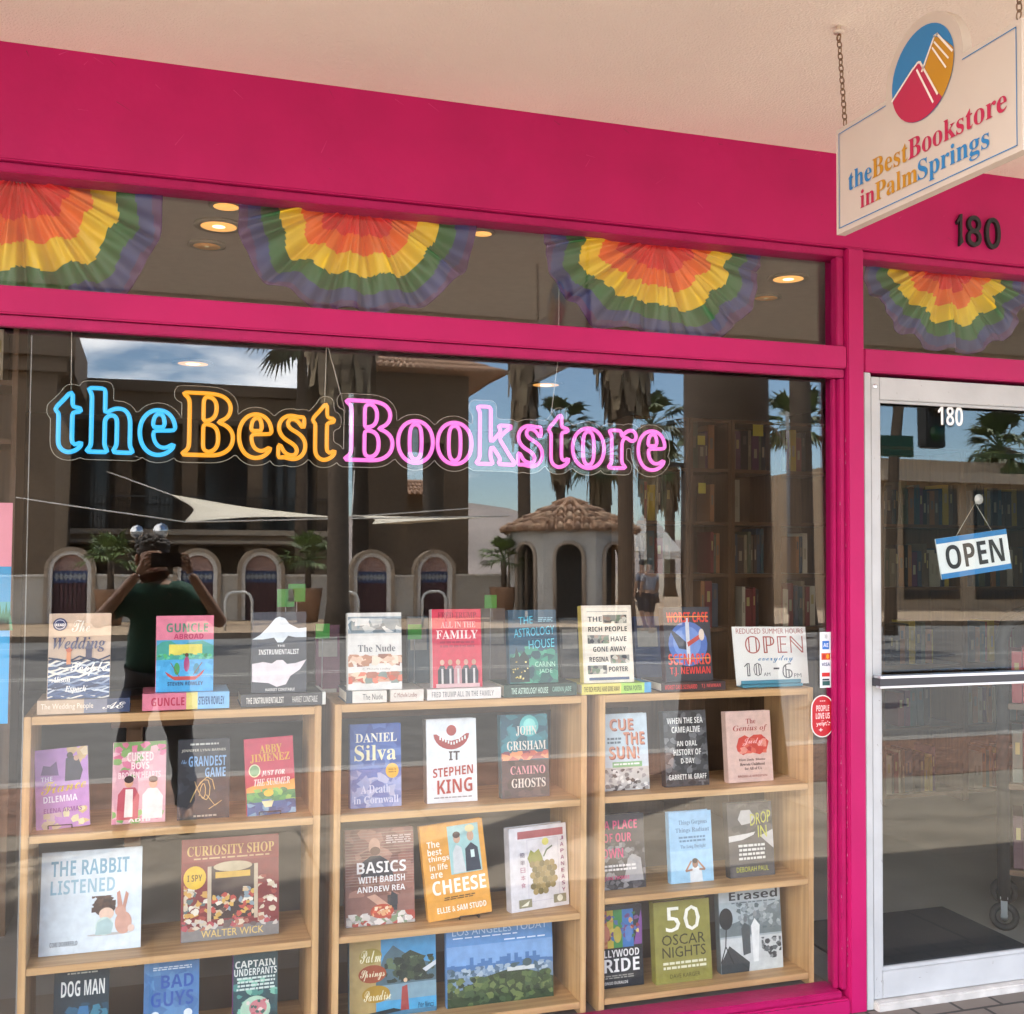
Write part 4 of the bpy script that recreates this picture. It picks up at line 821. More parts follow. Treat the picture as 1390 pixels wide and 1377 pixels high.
book((692, 776, 1124, 1240), Y2, 'white cookbook with a green and brown grape cluster in a red frame', '#d6d2d4',
     [('R', .14, .86, .94, .95, '#a85a5c'), ('L', ((.3, .1), (.3, .84), (.84, .84), (.84, .1), (.3, .1)), .001, '#b0a8b8'), ('P', ((.34, .54), (.3, .62), (.36, .72), (.42, .68), (.5, .72), (.56, .62), (.58, .54), (.5, .5), (.42, .48)), '#8a8a3a'), ('L', ((.58, .62), (.64, .7), (.74, .74)), .005, '#5a6a4a'), ('E', .62, .8, .06, .045, '#d8d070')]+[('E', .38+.085*(i % 5)+.04*((i//5) % 2), .54-.065*(i//5), .05, .04, ['#8c7a4a', '#a08a56', '#74663c'][i % 3]) for i in range(28) if abs(.38+.085*(i % 5)+.04*((i//5) % 2)-.56) < .23-.03*max(0, i//5-3)]+[('R', .12, .04, .34, .14, '#8a8468'), ('P', ((.15, .06), (.3, .12), (.27, .06)), '#e0dcc8'), ('R', .72, .05, .94, .15, '#8a8468'), ('E', .83, .1, .05, .04, '#dcd8c4')]+[('T', c, .87, .8-.078*i, .93, .845-.078*i, '#8a4a74', 'b') for i, c in enumerate('JAPANEASY')]+[('T', c, .16, .64-.09*i, .24, .7-.09*i, '#4a3a5a' if i < 2 else '#a0506c', 'n') for i, c in enumerate('簡単日本食')],
     restz=Z3, th=.034, lean=6, yaw=9, spine='#bcb8bc')
Z3r = .408
book((818, 877, 1108, 1205), Y2, 'dark photo book with large hot pink capitals', '#2c2a30',
     [('B', 0, 0, 1, .62, 60, .1, ['#4a484c', '#6a686c', '#8a888a', '#242226'], 32), ('P', ((.5, .1), (.6, .4), (.7, .46), (.9, .4), (.95, .1)), '#9a989a'), ('T', 'A PLACE', .08, .80, .84, .92, '#d84a78', 'b'), ('T', 'OF OUR', .06, .63, .7, .75, '#d84a78', 'b'), ('T', 'OWN', .02, .42, .5, .55, '#d8427a', 'b'), ('X', .02, .24, .8, .34, 2, '#d8d4d4', 12), ('T', 'JUNE THOMAS', .06, .12, .62, .18, '#d04a78', 'b')],
     restz=Z3r, th=.03, lean=6)
book((912, 969, 1104, 1198), Y2, 'sky blue book with a person looking up through binoculars', '#8ab8d8',
     [('R', 0, 0, 1, .45, '#98c2dc'), ('T', 'Things Gorgeous', .22, .80, .9, .88, '#3a688c', 's'), ('T', 'Things Radiant', .14, .69, .94, .77, '#3a688c', 's'), ('X', .2, .56, .84, .66, 2, '#4a7898', 13), ('T', 'The Long Daylight', .24, .47, .84, .53, '#3a688c', 's'), ('P', ((.44, 0), (.44, .16), (.52, .22), (.64, .22), (.72, .15), (.74, 0)), '#d4d8da'), ('E', .57, .26, .07, .06, '#8a6450'), ('E', .57, .30, .07, .035, '#3a2a24'), ('L', ((.5, .18), (.34, .16), (.48, .3)), .006, '#9a705a'), ('L', ((.66, .18), (.8, .17), (.63, .3)), .006, '#9a705a')],
     restz=Z3r, th=.026, lean=6)
book((992, 1052, 1092, 1190), Y2, 'grey photo book with scrawled yellow green title', '#4a4848',
     [('B', 0, .5, 1, 1, 40, .14, ['#3a3a3a', '#585654', '#2a2a2c'], 33), ('P', ((.22, .78), (.3, .9), (.5, .9), (.6, .8), (.5, .72), (.3, .7)), '#b0aeac'), ('P', ((.0, .48), (.3, .5), (.56, .56), (.6, .6), (.4, .58), (.0, .56)), '#c4c2c0'), ('P', ((.7, .54), (1, .36), (1, .62)), '#b8b6b4'), ('R', 0, 0, 1, .14, '#565252'), ('T', 'DROP', .5, .68, .96, .84, '#b8b83a', 'n', .1), ('T', 'IN', .66, .52, .86, .68, '#b8b83a', 'n'), ('X', .2, .22, .8, .45, 4, '#d0d0cc', 14), ('T', 'DEBORAH PAUL', .14, .07, .86, .14, '#b8b83a', 'n')],
     restz=Z3r, th=.03, lean=6, spine='#3a3838', yaw=0)
# --- fourth row
Z4 = .101
book((72, 146, 1319, 1412), Y2, 'dark teal comic book with a chunky white title', '#22343e',
     [('B', 0, 0, 1, .6, 30, .16, ['#2c5a74', '#24485c', '#3a7a90'], 34), ('P', ((.2, .3), (.24, .42), (.5, .48), (.8, .42), (.9, .28), (.7, .22), (.4, .2)), '#c08838'), ('P', ((.42, .46), (.46, .56), (.62, .56), (.64, .46)), '#3a74a0'), ('X', .2, .93, .8, .96, 1, '#a8b0a8', 15), ('T', 'DOG MAN', .12, .68, .92, .86, '#dfe0da', 'b')],
     restz=Z4, th=.022, lean=6)
book((195, 269, 1310, 1412), Y2, 'blue comic book with shadowy dark blue capitals', '#4a78a8',
     [('B', 0, 0, 1, 1, 24, .25, ['#3f6c9c', '#5684b0', '#44709e'], 35), ('X', .14, .9, .86, .95, 2, '#c4d4e0', 16), ('T', 'BAD', .3, .68, .9, .84, '#2a529c', 'b'), ('T', 'GUYS', .12, .46, .9, .64, '#2a529c', 'b'), ('E', .2, .36, .08, .05, '#dce4e8'), ('E', .8, .36, .08, .05, '#dce4e8')],
     restz=Z4, th=.018, lean=6, paper=True)
book((316, 376, 1298, 1412), Y2, 'teal comic book with a purple spine and bubbly white title', '#2c4a50',
     [('B', 0, 0, 1, .7, 60, .12, ['#4a8a80', '#2c5058', '#7ab8a0', '#223a40'], 36), ('E', .5, .3, .34, .17, '#a8c8b0'), ('E', .56, .32, .2, .1, '#c07a80'), ('B', .3, .2, .8, .42, 16, .07, ['#3a6058', '#d8c8c0', '#b8606c'], 37), ('T', 'CAPTAIN', .04, .83, .94, .92, '#d6dcd6', 'b'), ('T', 'UNDERPANTS', .02, .73, .98, .82, '#d6dcd6', 'b'), ('X', .06, .54, .94, .72, 4, '#c8d8d0', 17)],
     restz=Z4, th=.024, lean=5, spine='#7a2a7c')
sk = [(0, 0), (0, .48)]
rnk = random.Random(9); x = 0
while x < 1:
    h_ = .5+rnk.choice([.0, .01, .02, .04, .07, .10])*(1 if .15 < x < .92 else .3); sk += [(x, h_), (min(x+.035, 1), h_)]; x += .035
sk += [(1, 0)]
book((475, 592, 1277, 1395), Y2, 'landscape book with three ochre and rust title ovals over a poolside view', '#4a7894',
     [('R', 0, 0, .36, 1, '#b09862'), ('R', .36, .6, 1, 1, '#4a90bc'), ('P', ((.3, .5), (.4, .78), (.5, .9), (.62, .8), (.8, .68), (1, .62), (1, .4), (.3, .4)), '#4c6670'), ('P', ((.56, .45), (.6, .76), (.7, .82), (.84, .74), (.9, .52), (.84, .42)), '#2c3a2c'), ('B', .4, .42, .98, .74, 40, .07, ['#3a4a34', '#26342c', '#5a6c50', '#1e2a26'], 38), ('P', ((.84, .56), (1, .66), (1, .6), (.88, .52)), '#c9ced0'), ('R', .3, .16, 1, .4, '#7a98a4'), ('R', .3, .06, 1, .2, '#4a9ac4'), ('P', ((.1, .05), (.5, .1), (.62, .06), (.3, .02)), '#1c2c30'), ('P', ((.58, .06), (.6, .36), (.66, .38), (.68, .06)), '#9a4440'), ('E', .64, .44, .022, .028, '#d8b890'), ('E', .24, .79, .13, .10, '#9c8a3c'), ('E', .26, .56, .16, .115, '#9a4a2c'), ('E', .3, .3, .16, .11, '#a88428'), ('T', 'Palm', .12, .71, .36, .87, '#ece4c0', 'c'), ('T', 'Springs', .12, .48, .4, .62, '#ece4c0', 'c'), ('T', 'Paradise', .16, .22, .47, .35, '#ece4c0', 'c'), ('T', 'Peter Moruzzi', .78, .06, .97, .14, '#1e3a4c', 'i')],
     restz=Z4+.001, th=.022, lean=6)
book((608, 751, 1256, 1367), Y2, 'wide blue skyline book with green hills along its foot', '#5c8cc0',
     [('R', 0, .4, 1, .75, '#7aa0cc'), ('R', 0, .36, 1, .5, '#6a88a8'), ('P', tuple(sk), '#4a74a4'), ('R', 0, 0, 1, .44, '#7088a0'), ('B', 0, .3, 1, .48, 70, .04, ['#8aa0b4', '#566e84', '#a4b4c0', '#48606c'], 39), ('P', ((0, 0), (0, .18), (.2, .22), (.35, .34), (.55, .4), (.75, .38), (1, .26), (1, 0)), '#34442c'), ('B', 0, 0, 1, .36, 120, .05, ['#3c5030', '#2a3826', '#56683c', '#44583a', '#6a7848'], 40), ('R', .56, .38, .82, .43, '#c8ccc8'), ('E', .62, .45, .03, .03, '#4a5c5c'), ('E', .75, .47, .045, .05, '#4a5c5c'), ('T', 'LOS ANGELES TODAY', .05, .885, .95, .975, '#b4d0e8', 'n'), ('X', .05, .84, .66, .865, 1, '#d8e4ee', 18), ('X', .52, .77, .94, .8, 1, '#d8e4ee', 19)],
     restz=Z4+.001, th=.024, lean=5)
book((806, 874, 1232, 1332), Y2, 'black book with rainbow tinted faces and heavy white title', '#22262c',
     [('R', .0, .48, .3, .94, '#b8683a'), ('R', .3, .48, .5, .94, '#c8b040'), ('R', .42, .48, .62, .94, '#3f8a48'), ('R', .6, .48, .82, .94, '#3a74b0'), ('P', ((.82, .5), (.98, .92), (1, .8), (.98, .5)), '#7a4a8c'), ('B', .05, .5, .98, .9, 40, .07, ['#c88a5a', '#8a3a3a', '#d8c060', '#3a6a40', '#4a6a9c', '#6a4a7c'], 41), ('E', .26, .66, .09, .1, '#c87a60'), ('E', .5, .64, .08, .1, '#b8a848'), ('E', .72, .64, .07, .1, '#5a80b8'), ('T', 'HOLLYWOOD', .0, .37, .92, .46, '#e8e6e2', 'b'), ('T', 'PRIDE', .02, .19, .92, .35, '#eeece8', 'b'), ('X', .1, .11, .8, .16, 2, '#9a9890', 20), ('T', 'ALONSO DURALDE', .14, .045, .68, .08, '#d8d6d0', 'b')],
     restz=Z4+.001, th=.024, lean=5)
book((892, 967, 1226, 1327), Y2-.02, 'olive gold book with large white numerals', '#8a8440',
     [('T', '50', .2, .62, .82, .93, '#ece8d8', 'n'), ('T', 'OSCAR', .12, .46, .9, .59, '#2e2a14', 'n'), ('T', 'NIGHTS', .12, .31, .9, .44, '#2e2a14', 'n'), ('X', .12, .16, .9, .27, 2, '#dcd8b8', 21), ('T', 'DAVE KARGER', .24, .06, .78, .11, '#4a4420', 'n')],
     restz=Z4+.001, th=.034, lean=6)
book((980, 1063, 1199, 1312), Y2, 'tall pale grey photo book with a bold dark one word title', '#b4bcbe',
     [('R', .0, .0, 1, .78, '#a4aeb0'), ('P', ((0, .5), (.3, .56), (.6, .66), (1, .76), (1, .4), (0, .4)), '#6c787a'), ('B', .26, .46, 1, .76, 60, .06, ['#5a6668', '#889294', '#747e80', '#a2aaaa'], 42), ('R', 0, 0, 1, .38, '#c4c8c6'), ('P', ((0, 0), (0, .12), (.14, .3), (.3, .2), (.46, .1), (.44, 0)), '#3a4042'), ('E', .1, .6, .11, .12, '#23272a'), ('L', ((.1, .5), (.08, .3), (.2, .1)), .004, '#23272a'), ('L', ((.08, .3), (.0, .12)), .004, '#23272a'), ('P', ((.36, .18), (.34, .48), (.4, .54), (.48, .5), (.48, .2)), '#4c5456'), ('E', .41, .58, .03, .035, '#6a7072'), ('P', ((.52, .1), (.5, .5), (.56, .58), (.64, .5), (.6, .1)), '#dfe1de'), ('E', .57, .63, .03, .035, '#8a8e8e'), ('B', .66, .12, .98, .36, 40, .05, ['#3a4042', '#5a6062', '#888e8e'], 43), ('T', 'Erased', .16, .795, .95, .895, '#2e3438', 'b'), ('X', .16, .755, .92, .775, 1, '#5a6468', 22)],
     restz=Z4+.001, th=.03, lean=5, spine='#6c7476')

sj = MB(); a, b = at(24, 1100, .0), at(24, 450, .0)
sj.box((a.x-.0012, .066, .09), (a.x+.0012, .070, 2.04), M((.22, .22, .21), .3)).build('pane_joint', shop)
# ------------------------------------------------------------------ interior lights
for i, (u, v, r_, es, lab) in enumerate(((297, 304, .075, 9, 'glowing recessed ceiling light left of the complete rainbow fan'), (281, 331, .06, .8, 'dim recessed eyeball light below the glowing pair'), (307, 277, .05, 10, 'small bright ceiling bulb at the corner of the second fan'), (655, 314, .04, 10, 'small bright ceiling bulb right of the second fan'), (1070, 376, .075, 9, 'glowing recessed ceiling light near the pink mullion'), (1040, 402, .06, .9, 'dim recessed eyeball light near the pink mullion'), (741, 521, .11, 8, 'glowing ceiling light deep in the shop above the pink neon word'), (262, 492, .11, 8, 'glowing ceiling light deep in the shop above the orange neon word'))):
    p = atz(u, v, 2.83); t = thing('ceiling_light', lab, 'ceiling light', (p.x, p.y, 2.83), 'recessed ceiling lights')
    MB().lathe((0, 0, -.012), [(r_*1.0, .0), (r_*1.35, 0), (r_*1.35, .004), (r_*1.3, .0118)], M((.5, .45, .36), .4), 24).build('trim_ring', t)
    MB().lathe((0, 0, -.011), [(r_*.98, -.002), (r_*.55, .009)], M((1.0, .46, .12), .5, emit=es*.026, key='glowing_reflector'), 24).build('glowing_reflector', t)  # warm lamp light on this ring is put in as weak orange emission
    MB().ball((0, 0, -.004), (r_*.55, r_*.55, r_*.16), M((1.0, .74, .38), .5, emit=es*.085, key='lamp'), 20, 10).build('lamp', t)

# ------------------------------------------------------------------ tall bookcases inside, and their books
SPC = ['#%02x%02x%02x' % tuple(int(int(h[i:i+2], 16)*.85) for i in (1, 3, 5)) for h in ['#4a3a34', '#6a5a48', '#2c2e38', '#7a2c30', '#8a7a60', '#38485a', '#b0a48c', '#59604a', '#232226', '#a06a3c', '#c8bca4', '#5c3350', '#c0a030', '#30505a']]
sp_me = {}
def spine_book(x, y, z, h, t, d_, c, group, label, rotz=0):
    k = (c, t)
    if k not in sp_me:
        mb = MB(); m_ = M(c, .5); mb.box((0, 0, 0), (t, 1, 1), m_); q_ = (int(t*1000)+len(c)*3+ord(c[2])) % 4; mb.box((t*.28, -.004, .35+.1*q_), (t*.72, -.001, .62+.08*q_), M(['#8a7f6a', '#6a5f50', '#9a8a58', '#4a4440'][q_], .6))
        me = mb.build('tmp'); sp_me[k] = me.data; bpy.data.objects.remove(me)
    o = bpy.data.objects.new('shelved_book', sp_me[k]); COL.objects.link(o); o.location = (x, y, z); o.scale = (1, d_, h); o.rotation_euler = (0, 0, rotz)
    tag(o, label, 'book', group)
def tall_case(x0, x1, y, zs, top, label, rn, grp, fill=True, dk=.28):
    t = thing('tall_bookcase', label, 'bookcase', (x0, y, .012)); w_ = x1-x0; T = .02
    for xx in (0, w_-T): MB().box((xx, 0, 0), (xx+T, dk, top), DKWOOD).build('side_panel', t)
    MB().box((T+.0005, dk-.01, 0), (w_-T-.0005, dk-.001, top-.001), DKWOOD).build('back_panel', t)
    for z in zs: MB().box((T+.0005, .001, z-T), (w_-T-.0005, dk-.011, z), DKWOODH).build('shelf', t)
    MB().box((T+.0005, 0, top-T), (w_-T-.0005, dk-.011, top-.0005), DKWOODH).build('top_board', t)
    for z in zs:
        x = x0+T+.004+rn.choice([0, 0, .06, .12]); lim = x1-T-rn.choice([.02, .05, .1, .16])
        while fill:
            tt = rn.choice([.018, .024, .03, .036, .042])
            if x+tt > lim: break
            spine_book(x, y+.03+rn.uniform(0, .02), z+.013, rn.uniform(.19, .255), tt, .16, rn.choice(SPC), grp, 'small spined book shelved upright in the tall cases seen through the ' + ('door' if 'door' in grp else 'gap behind the poster' if 'poster' in grp else 'big window')); x += tt+.002
rn = random.Random(11)
yb = 2.3
xs = [at(u, 700, yb).x for u in (858, 936, 993, 1056, 1128)]
zsh = [at(1020, v, yb).z for v in (855, 782, 712, 641)]; zsh = [z for z in zsh]
ztop = at(1020, 571, yb).z
lows = [.25, .55]
labs = ['dark tall bookcase deep in the shop, left of its three neighbours', 'dark tall bookcase behind the black aeroplane book', 'dark tall bookcase behind the hours card', 'dark tall bookcase deep in the shop nearest the pink mullion']
for i in range(4): tall_case(xs[i]+.001, xs[i+1]-.001, yb, zsh, ztop-.012, labs[i], rn, 'books shelved at the back')
yd = 2.35
xd = [at(u, 700, yd).x for u in (1196, 1308, 1420)]
for i in range(2):
    tall_case(xd[i]+.001, xd[i+1]-.001, yd, [at(1250, v, yd).z for v in (1080, 990, 905, 800, 715)], at(1250, 610, yd).z, ['dark tall bookcase seen through the upper left of the door', 'dark tall bookcase seen through the door behind the open sign'][i], rn, 'books shelved behind the door')
tall_case(at(-70, 700, 1.5).x, at(20, 700, 1.5).x, 1.5, [at(0, v, 1.5).z for v in (920, 800, 700, 600, 520)], 2.35, 'dark tall bookcase behind the poster at the left edge of the window', rn, 'books shelved behind the poster')
# yellow shelf tags
for i, (u0, u1, v0, v1) in enumerate(((947, 957, 604, 592), (1022, 1036, 592, 577), (948, 958, 670, 656))):
    a, b = at(u0, v0, yb-.003), at(u1, v1, yb-.003)
    tag(MB().box((a.x, yb-.004, a.z), (b.x, yb-.002, b.z), M('#b8a83a', .6)).build('shelf_tag'), ['yellow shelf tag on the upper shelf above the black aeroplane book', 'yellow shelf tag at the top of the bookcase above the hours card', 'lower yellow shelf tag above the black aeroplane book'][i], 'tag')
# low display table with upright books and green cards
tb = thing('display_table', 'low dark display table inside behind the window bookcases', 'table', (.9, 1.0, .012))
MB().box((-1.05, 0, .84), (1.0, .62, .87), DKWOODH, .003).build('tabletop', tb)
for sx in (-1, .92):
    for sy in (.05, .52): MB().box((sx, sy, 0), (sx+.05, sy+.05, .839), DKWOOD).build('leg', tb)
zt_ = .8825
for (u0, u1, vt, c, lab) in ((365, 400, 838, '#4a4640', 'dull grey book on the inner table behind the charcoal book'), (430, 462, 850, '#6a3a48', 'plum book on the inner table between the charcoal and white books'), (556, 584, 838, '#3a4a50', 'slate book on the inner table left of the red novel'), (657, 690, 827, '#6a625a', 'grey brown book on the inner table right of the red novel'), (764, 790, 840, '#4a463e', 'drab book on the inner table left of the cream capitals book'), (866, 900, 838, '#2a3050', 'navy book on the inner table left of the black aeroplane book')):
    book((u0, u1, vt, 930), 1.16, lab, c, [('R', .1, .6, .9, .85, '#8a8478'), ('R', .15, .1, .85, .2, '#9a9284')], restz=zt_, lean=8)
for (u, v, s_, lab) in ((388, 812, 12, 'tilted green card behind the charcoal book'), (403, 805, 12, 'second green card behind the charcoal book, standing higher'), (438, 857, 10, 'green card between the charcoal and white books'), (563, 858, 10, 'green card left of the red novel'), (666, 817, 9, 'green card right of the red novel')):
    p = at(u, v, 1.12); h_ = at(u, v-s_, 1.12).z-p.z; t = thing('green_card', lab, 'card', (p.x, 1.12, zt_), 'green price cards')
    MB().box((-h_*.95, 0, p.z-zt_-h_), (h_*.95, .002, p.z-zt_+h_), M('#3a9a3c', .6)).build('card', t)
    MB().tube([(0, .003, 0), (0, .003, p.z-zt_)], .002, M((.3, .3, .3), .4)).build('stem', t)
# dark book cart by the door
cp = atz(1352, 1262, .012); cz = cp.y
ct = thing('book_cart', 'dark steel book cart on casters just inside the door', 'cart', (cp.x, cp.y, .012), None, (0, 0, -.73))
DK = M((.012, .011, .011), .7)
x0 = .03; cw, cdp = .42, .35
MB().tube([(x0, .0, .12), (x0, .0, 1.12), (x0+.02, .0, 1.19), (x0+.08, 0, 1.22), (x0+.2, 0, 1.22)], .024, DK, 10).tube([(x0, cdp, .12), (x0, cdp, 1.12), (x0+.02, cdp, 1.19), (x0+.08, cdp, 1.22), (x0+.2, cdp, 1.22)], .024, DK, 10).build('end_frame', ct)
for i, z in enumerate((.22, .55, .86)): MB().box((x0+.02, -.02, z), (cw, cdp+.02, z+.022), DKWOODH, .002).build('shelf', ct)
for sy in (0, cdp):
    cs_ = MB().tube([(x0+.042*cos(2*pi*i/20), sy, .055+.042*sin(2*pi*i/20)) for i in range(21)], .013, DK, 8, False).tube([(x0, sy-.012, .055), (x0, sy+.012, .055)], .014, ALU, 10).box((x0-.012, sy-.02, .055), (x0+.012, sy-.016, .125), ALU).box((x0-.012, sy+.016, .055), (x0+.012, sy+.02, .125), ALU).box((x0-.014, sy-.02, .1255), (x0+.014, sy+.02, .135), ALU); cs_.build('caster', ct)
for i, (z, cs_, lab) in enumerate(((.883, ['#8a2028', '#a02a30', '#2a2022', '#8a1c26'], 'red spined book on the cart top shelf'), (.573, ['#5a5a50', '#6a2a38', '#8a8a40', '#3a3a3c'], 'dull spined book on the cart middle shelf'), (.243, ['#4a2a30', '#38404c', '#6a3038', '#2a2a2c'], 'dark spined book on the cart bottom shelf'))):
    x = x0+.035
    for j in range(8):
        spine_book(cp.x+x*cos(.73)+.01*sin(.73), cp.y-x*sin(.73)+.01*cos(.73), z+.012, .2+.03*((j*7) % 3)/3, .036, .2, cs_[j % 4], 'books on the cart', lab, -.73); x += .039
tag(MB().box((2.35, .16, .0125), (3.1, .75, .022), M((.03, .032, .038), .9, bump=.4, bs=300)).build('door_mat'), 'black mat on the floor inside the door', 'mat')

# ------------------------------------------------------------------ the person with the phone, facing the glass
def skin(name, verts, edges, rad, mat, parent, sub=2, root=0):
    me = bpy.data.meshes.new(name); me.from_pydata(verts, edges, []); o = bpy.data.objects.new(name, me); COL.objects.link(o)
    md = o.modifiers.new('skin', 'SKIN'); md.use_smooth_shade = True
    for i, r_ in enumerate(rad): me.skin_vertices[0].data[i].radius = (r_, r_) if not isinstance(r_, tuple) else r_
    for i in range(len(verts)): me.skin_vertices[0].data[i].use_root = (i == root)
    if sub:
        s_ = o.modifiers.new('sub', 'SUBSURF'); s_.levels = sub; s_.render_levels = sub
    dg = bpy.context.evaluated_depsgraph_get(); nm = bpy.data.meshes.new_from_object(o.evaluated_get(dg))
    o.modifiers.clear(); o.data = nm; bpy.data.meshes.remove(me)
    nm.materials.clear(); nm.materials.append(mat)
    for p in nm.polygons: p.use_smooth = True
    o.parent = parent; return o
SKIN = M((.38, .21, .135), .5, var=.05); SHIRT = M((.009, .07, .045), .8, var=.15, vs=25); PANTS = M((.022, .024, .032), .85, var=.1); SHOE = M((.12, .10, .08), .6)
HAIR = M((.03, .02, .014), .6, var=.2, vs=60)
man = thing('person', 'person in a dark green T-shirt holding a phone up with both hands', 'person', (0, -3.3, 0))
def J(x, y, z): return (x, y, z)
b_v = [J(0, .02, .88), J(0, .02, 1.05), J(0, 0, 1.2), J(0, -.01, 1.29), J(-.02, .01, 1.37), J(-.03, .02, 1.43), J(-.035, .03, 1.50), J(-.035, .025, 1.56),
       J(-.17, -.0, 1.28), J(-.335, .07, 1.13), J(-.11, .16, 1.41), J(.17, 0, 1.28), J(.35, .06, 1.12), J(.165, .17, 1.41),
       J(-.09, .02, .82), J(-.135, .05, .47), J(-.165, .03, .09), J(-.17, .16, .045), J(.09, .02, .82), J(.13, .05, .47), J(.17, .03, .09), J(.18, .16, .045)]
b_e = [(0,1),(1,2),(2,3),(3,4),(4,5),(5,6),(6,7),(3,8),(8,9),(9,10),(3,11),(11,12),(12,13),(0,14),(14,15),(15,16),(16,17),(0,18),(18,19),(19,20),(20,21)]
b_r = [(.15,.10),(.15,.10),(.16,.10),(.12,.08),.05,.066,.083,.062,.055,.042,.026,.055,.042,.026,.085,.058,.04,.034,.085,.058,.04,.034]
skin('body', b_v, b_e, b_r, SKIN, man)
skin('t_shirt', [J(0, .02, .74), b_v[1], b_v[2], b_v[3], J(-.18, 0, 1.275), J(-.265, .04, 1.18), J(.18, 0, 1.275), J(.28, .04, 1.17), J(-.01, 0, 1.355)], [(0,1),(1,2),(2,3),(3,4),(4,5),(3,6),(6,7),(3,8)], [(.20,.135),(.175,.12),(.18,.115),(.15,.095),.085,.085,.085,.085,.062], SHIRT, man)
skin('trousers', [J(0, .02, 1.0), J(-.09, .02, .8), J(-.135, .05, .47), J(-.165, .03, .1), J(.09, .02, .8), J(.13, .05, .47), J(.17, .03, .1)], [(0,1),(1,2),(2,3),(0,4),(4,5),(5,6)], [(.175,.12),.105,.075,.06,.105,.075,.06], PANTS, man)
for s, x in ((-1, -.168), (1, .176)): skin('shoe', [J(x, .0, .05), J(x+s*.003, .1, .045), J(x+s*.008, .2, .035)], [(0,1),(1,2)], [.048,.05,.04], SHOE, man, 2)
for c_ in man.children:
    if c_.name.startswith(('t_shirt', 'trousers')):
        for v_ in c_.data.vertices:
            p_ = v_.co; k_ = .006*sin(p_.z*46+9*sin(p_.x*17))+.005*sin(p_.x*38+p_.z*21); v_.co = p_ + v_.normal*k_
hb = MB().ball((-.036, -.012, 1.54), (.088, .092, .078), HAIR, 20, 14)
for i in range(70):
    a = random.uniform(0, 2*pi); e = random.uniform(.15, 1.3); p = Vector((-.036+.086*cos(a)*cos(e), -.02+.086*sin(a)*cos(e), 1.55+.07*sin(e))); hb.ball(p, random.uniform(.014, .024), HAIR, 6, 5)
hb.build('hair', man)
fc = MB(); fc.tube([(-.035, .1, 1.505), (-.035, .118, 1.475), (-.035, .112, 1.465)], [.010, .016, .012], SKIN, 8).ball((-.065, .098, 1.51), (.013, .008, .008), M((.8, .78, .74), .3), 10, 8).ball((-.005, .098, 1.51), (.013, .008, .008), M((.8, .78, .74), .3), 10, 8).ball((-.065, .105, 1.51), .005, BLACK, 8, 6).ball((-.005, .105, 1.51), .005, BLACK, 8, 6)
fc.tube([(-.06, .098, 1.437), (-.035, .106, 1.434), (-.01, .098, 1.437)], .006, M((.36, .14, .11), .5), 6)
for s in (-1, 1): fc.ball((-.035+s*.085, .02, 1.49), (.012, .022, .032), SKIN, 10, 8)
fc.build('face', man)
# hands: palm plus four curled fingers and a thumb on each side of the phone
for s, wx, wy, wz, px_ in ((-1, -.11, .16, 1.41, -.052), (1, .165, .17, 1.41, .122)):
    pv = [J(wx, wy, wz), J(px_+s*.025, .185, 1.455), J(px_+s*.022, .19, 1.485)]; pe = [(0,1),(1,2)]; pr = [.026, (.028,.02), (.026,.017)]
    for k in range(4):
        z0 = 1.452+k*.019; i0 = len(pv)
        pv += [J(px_+s*.02, .195, z0), J(px_+s*.016, .222, z0+.006), J(px_-s*.012, .224, z0+.008)]; pr += [.011, .0095, .008]; pe += [(1 if k < 2 else 2, i0), (i0, i0+1), (i0+1, i0+2)]
    i0 = len(pv); pv += [J(px_+s*.012, .175, 1.44), J(px_-s*.008, .172, 1.452), J(px_-s*.022, .172, 1.47)]; pr += [.013, .011, .009]; pe += [(1, i0), (i0, i0+1), (i0+1, i0+2)]
    skin('hand', pv, pe, pr, SKIN, man, 1)
ph_ = thing('phone', 'black phone held sideways in both hands', 'phone', (0, -3.3, 0))
MB().box((-.05, .190, 1.447), (.12, .199, 1.523), M((.015, .015, .018), .25), .003).build('case', ph_)
MB().lathe((.0, .199, 1.487), [(.010, 0), (.010, .002)], M((.05, .05, .06), .1), 16, axis=(0, 1, 0)).build('lens', ph_)
for o_ in (man, ph_): o_.location = (0, -3.3, 0)

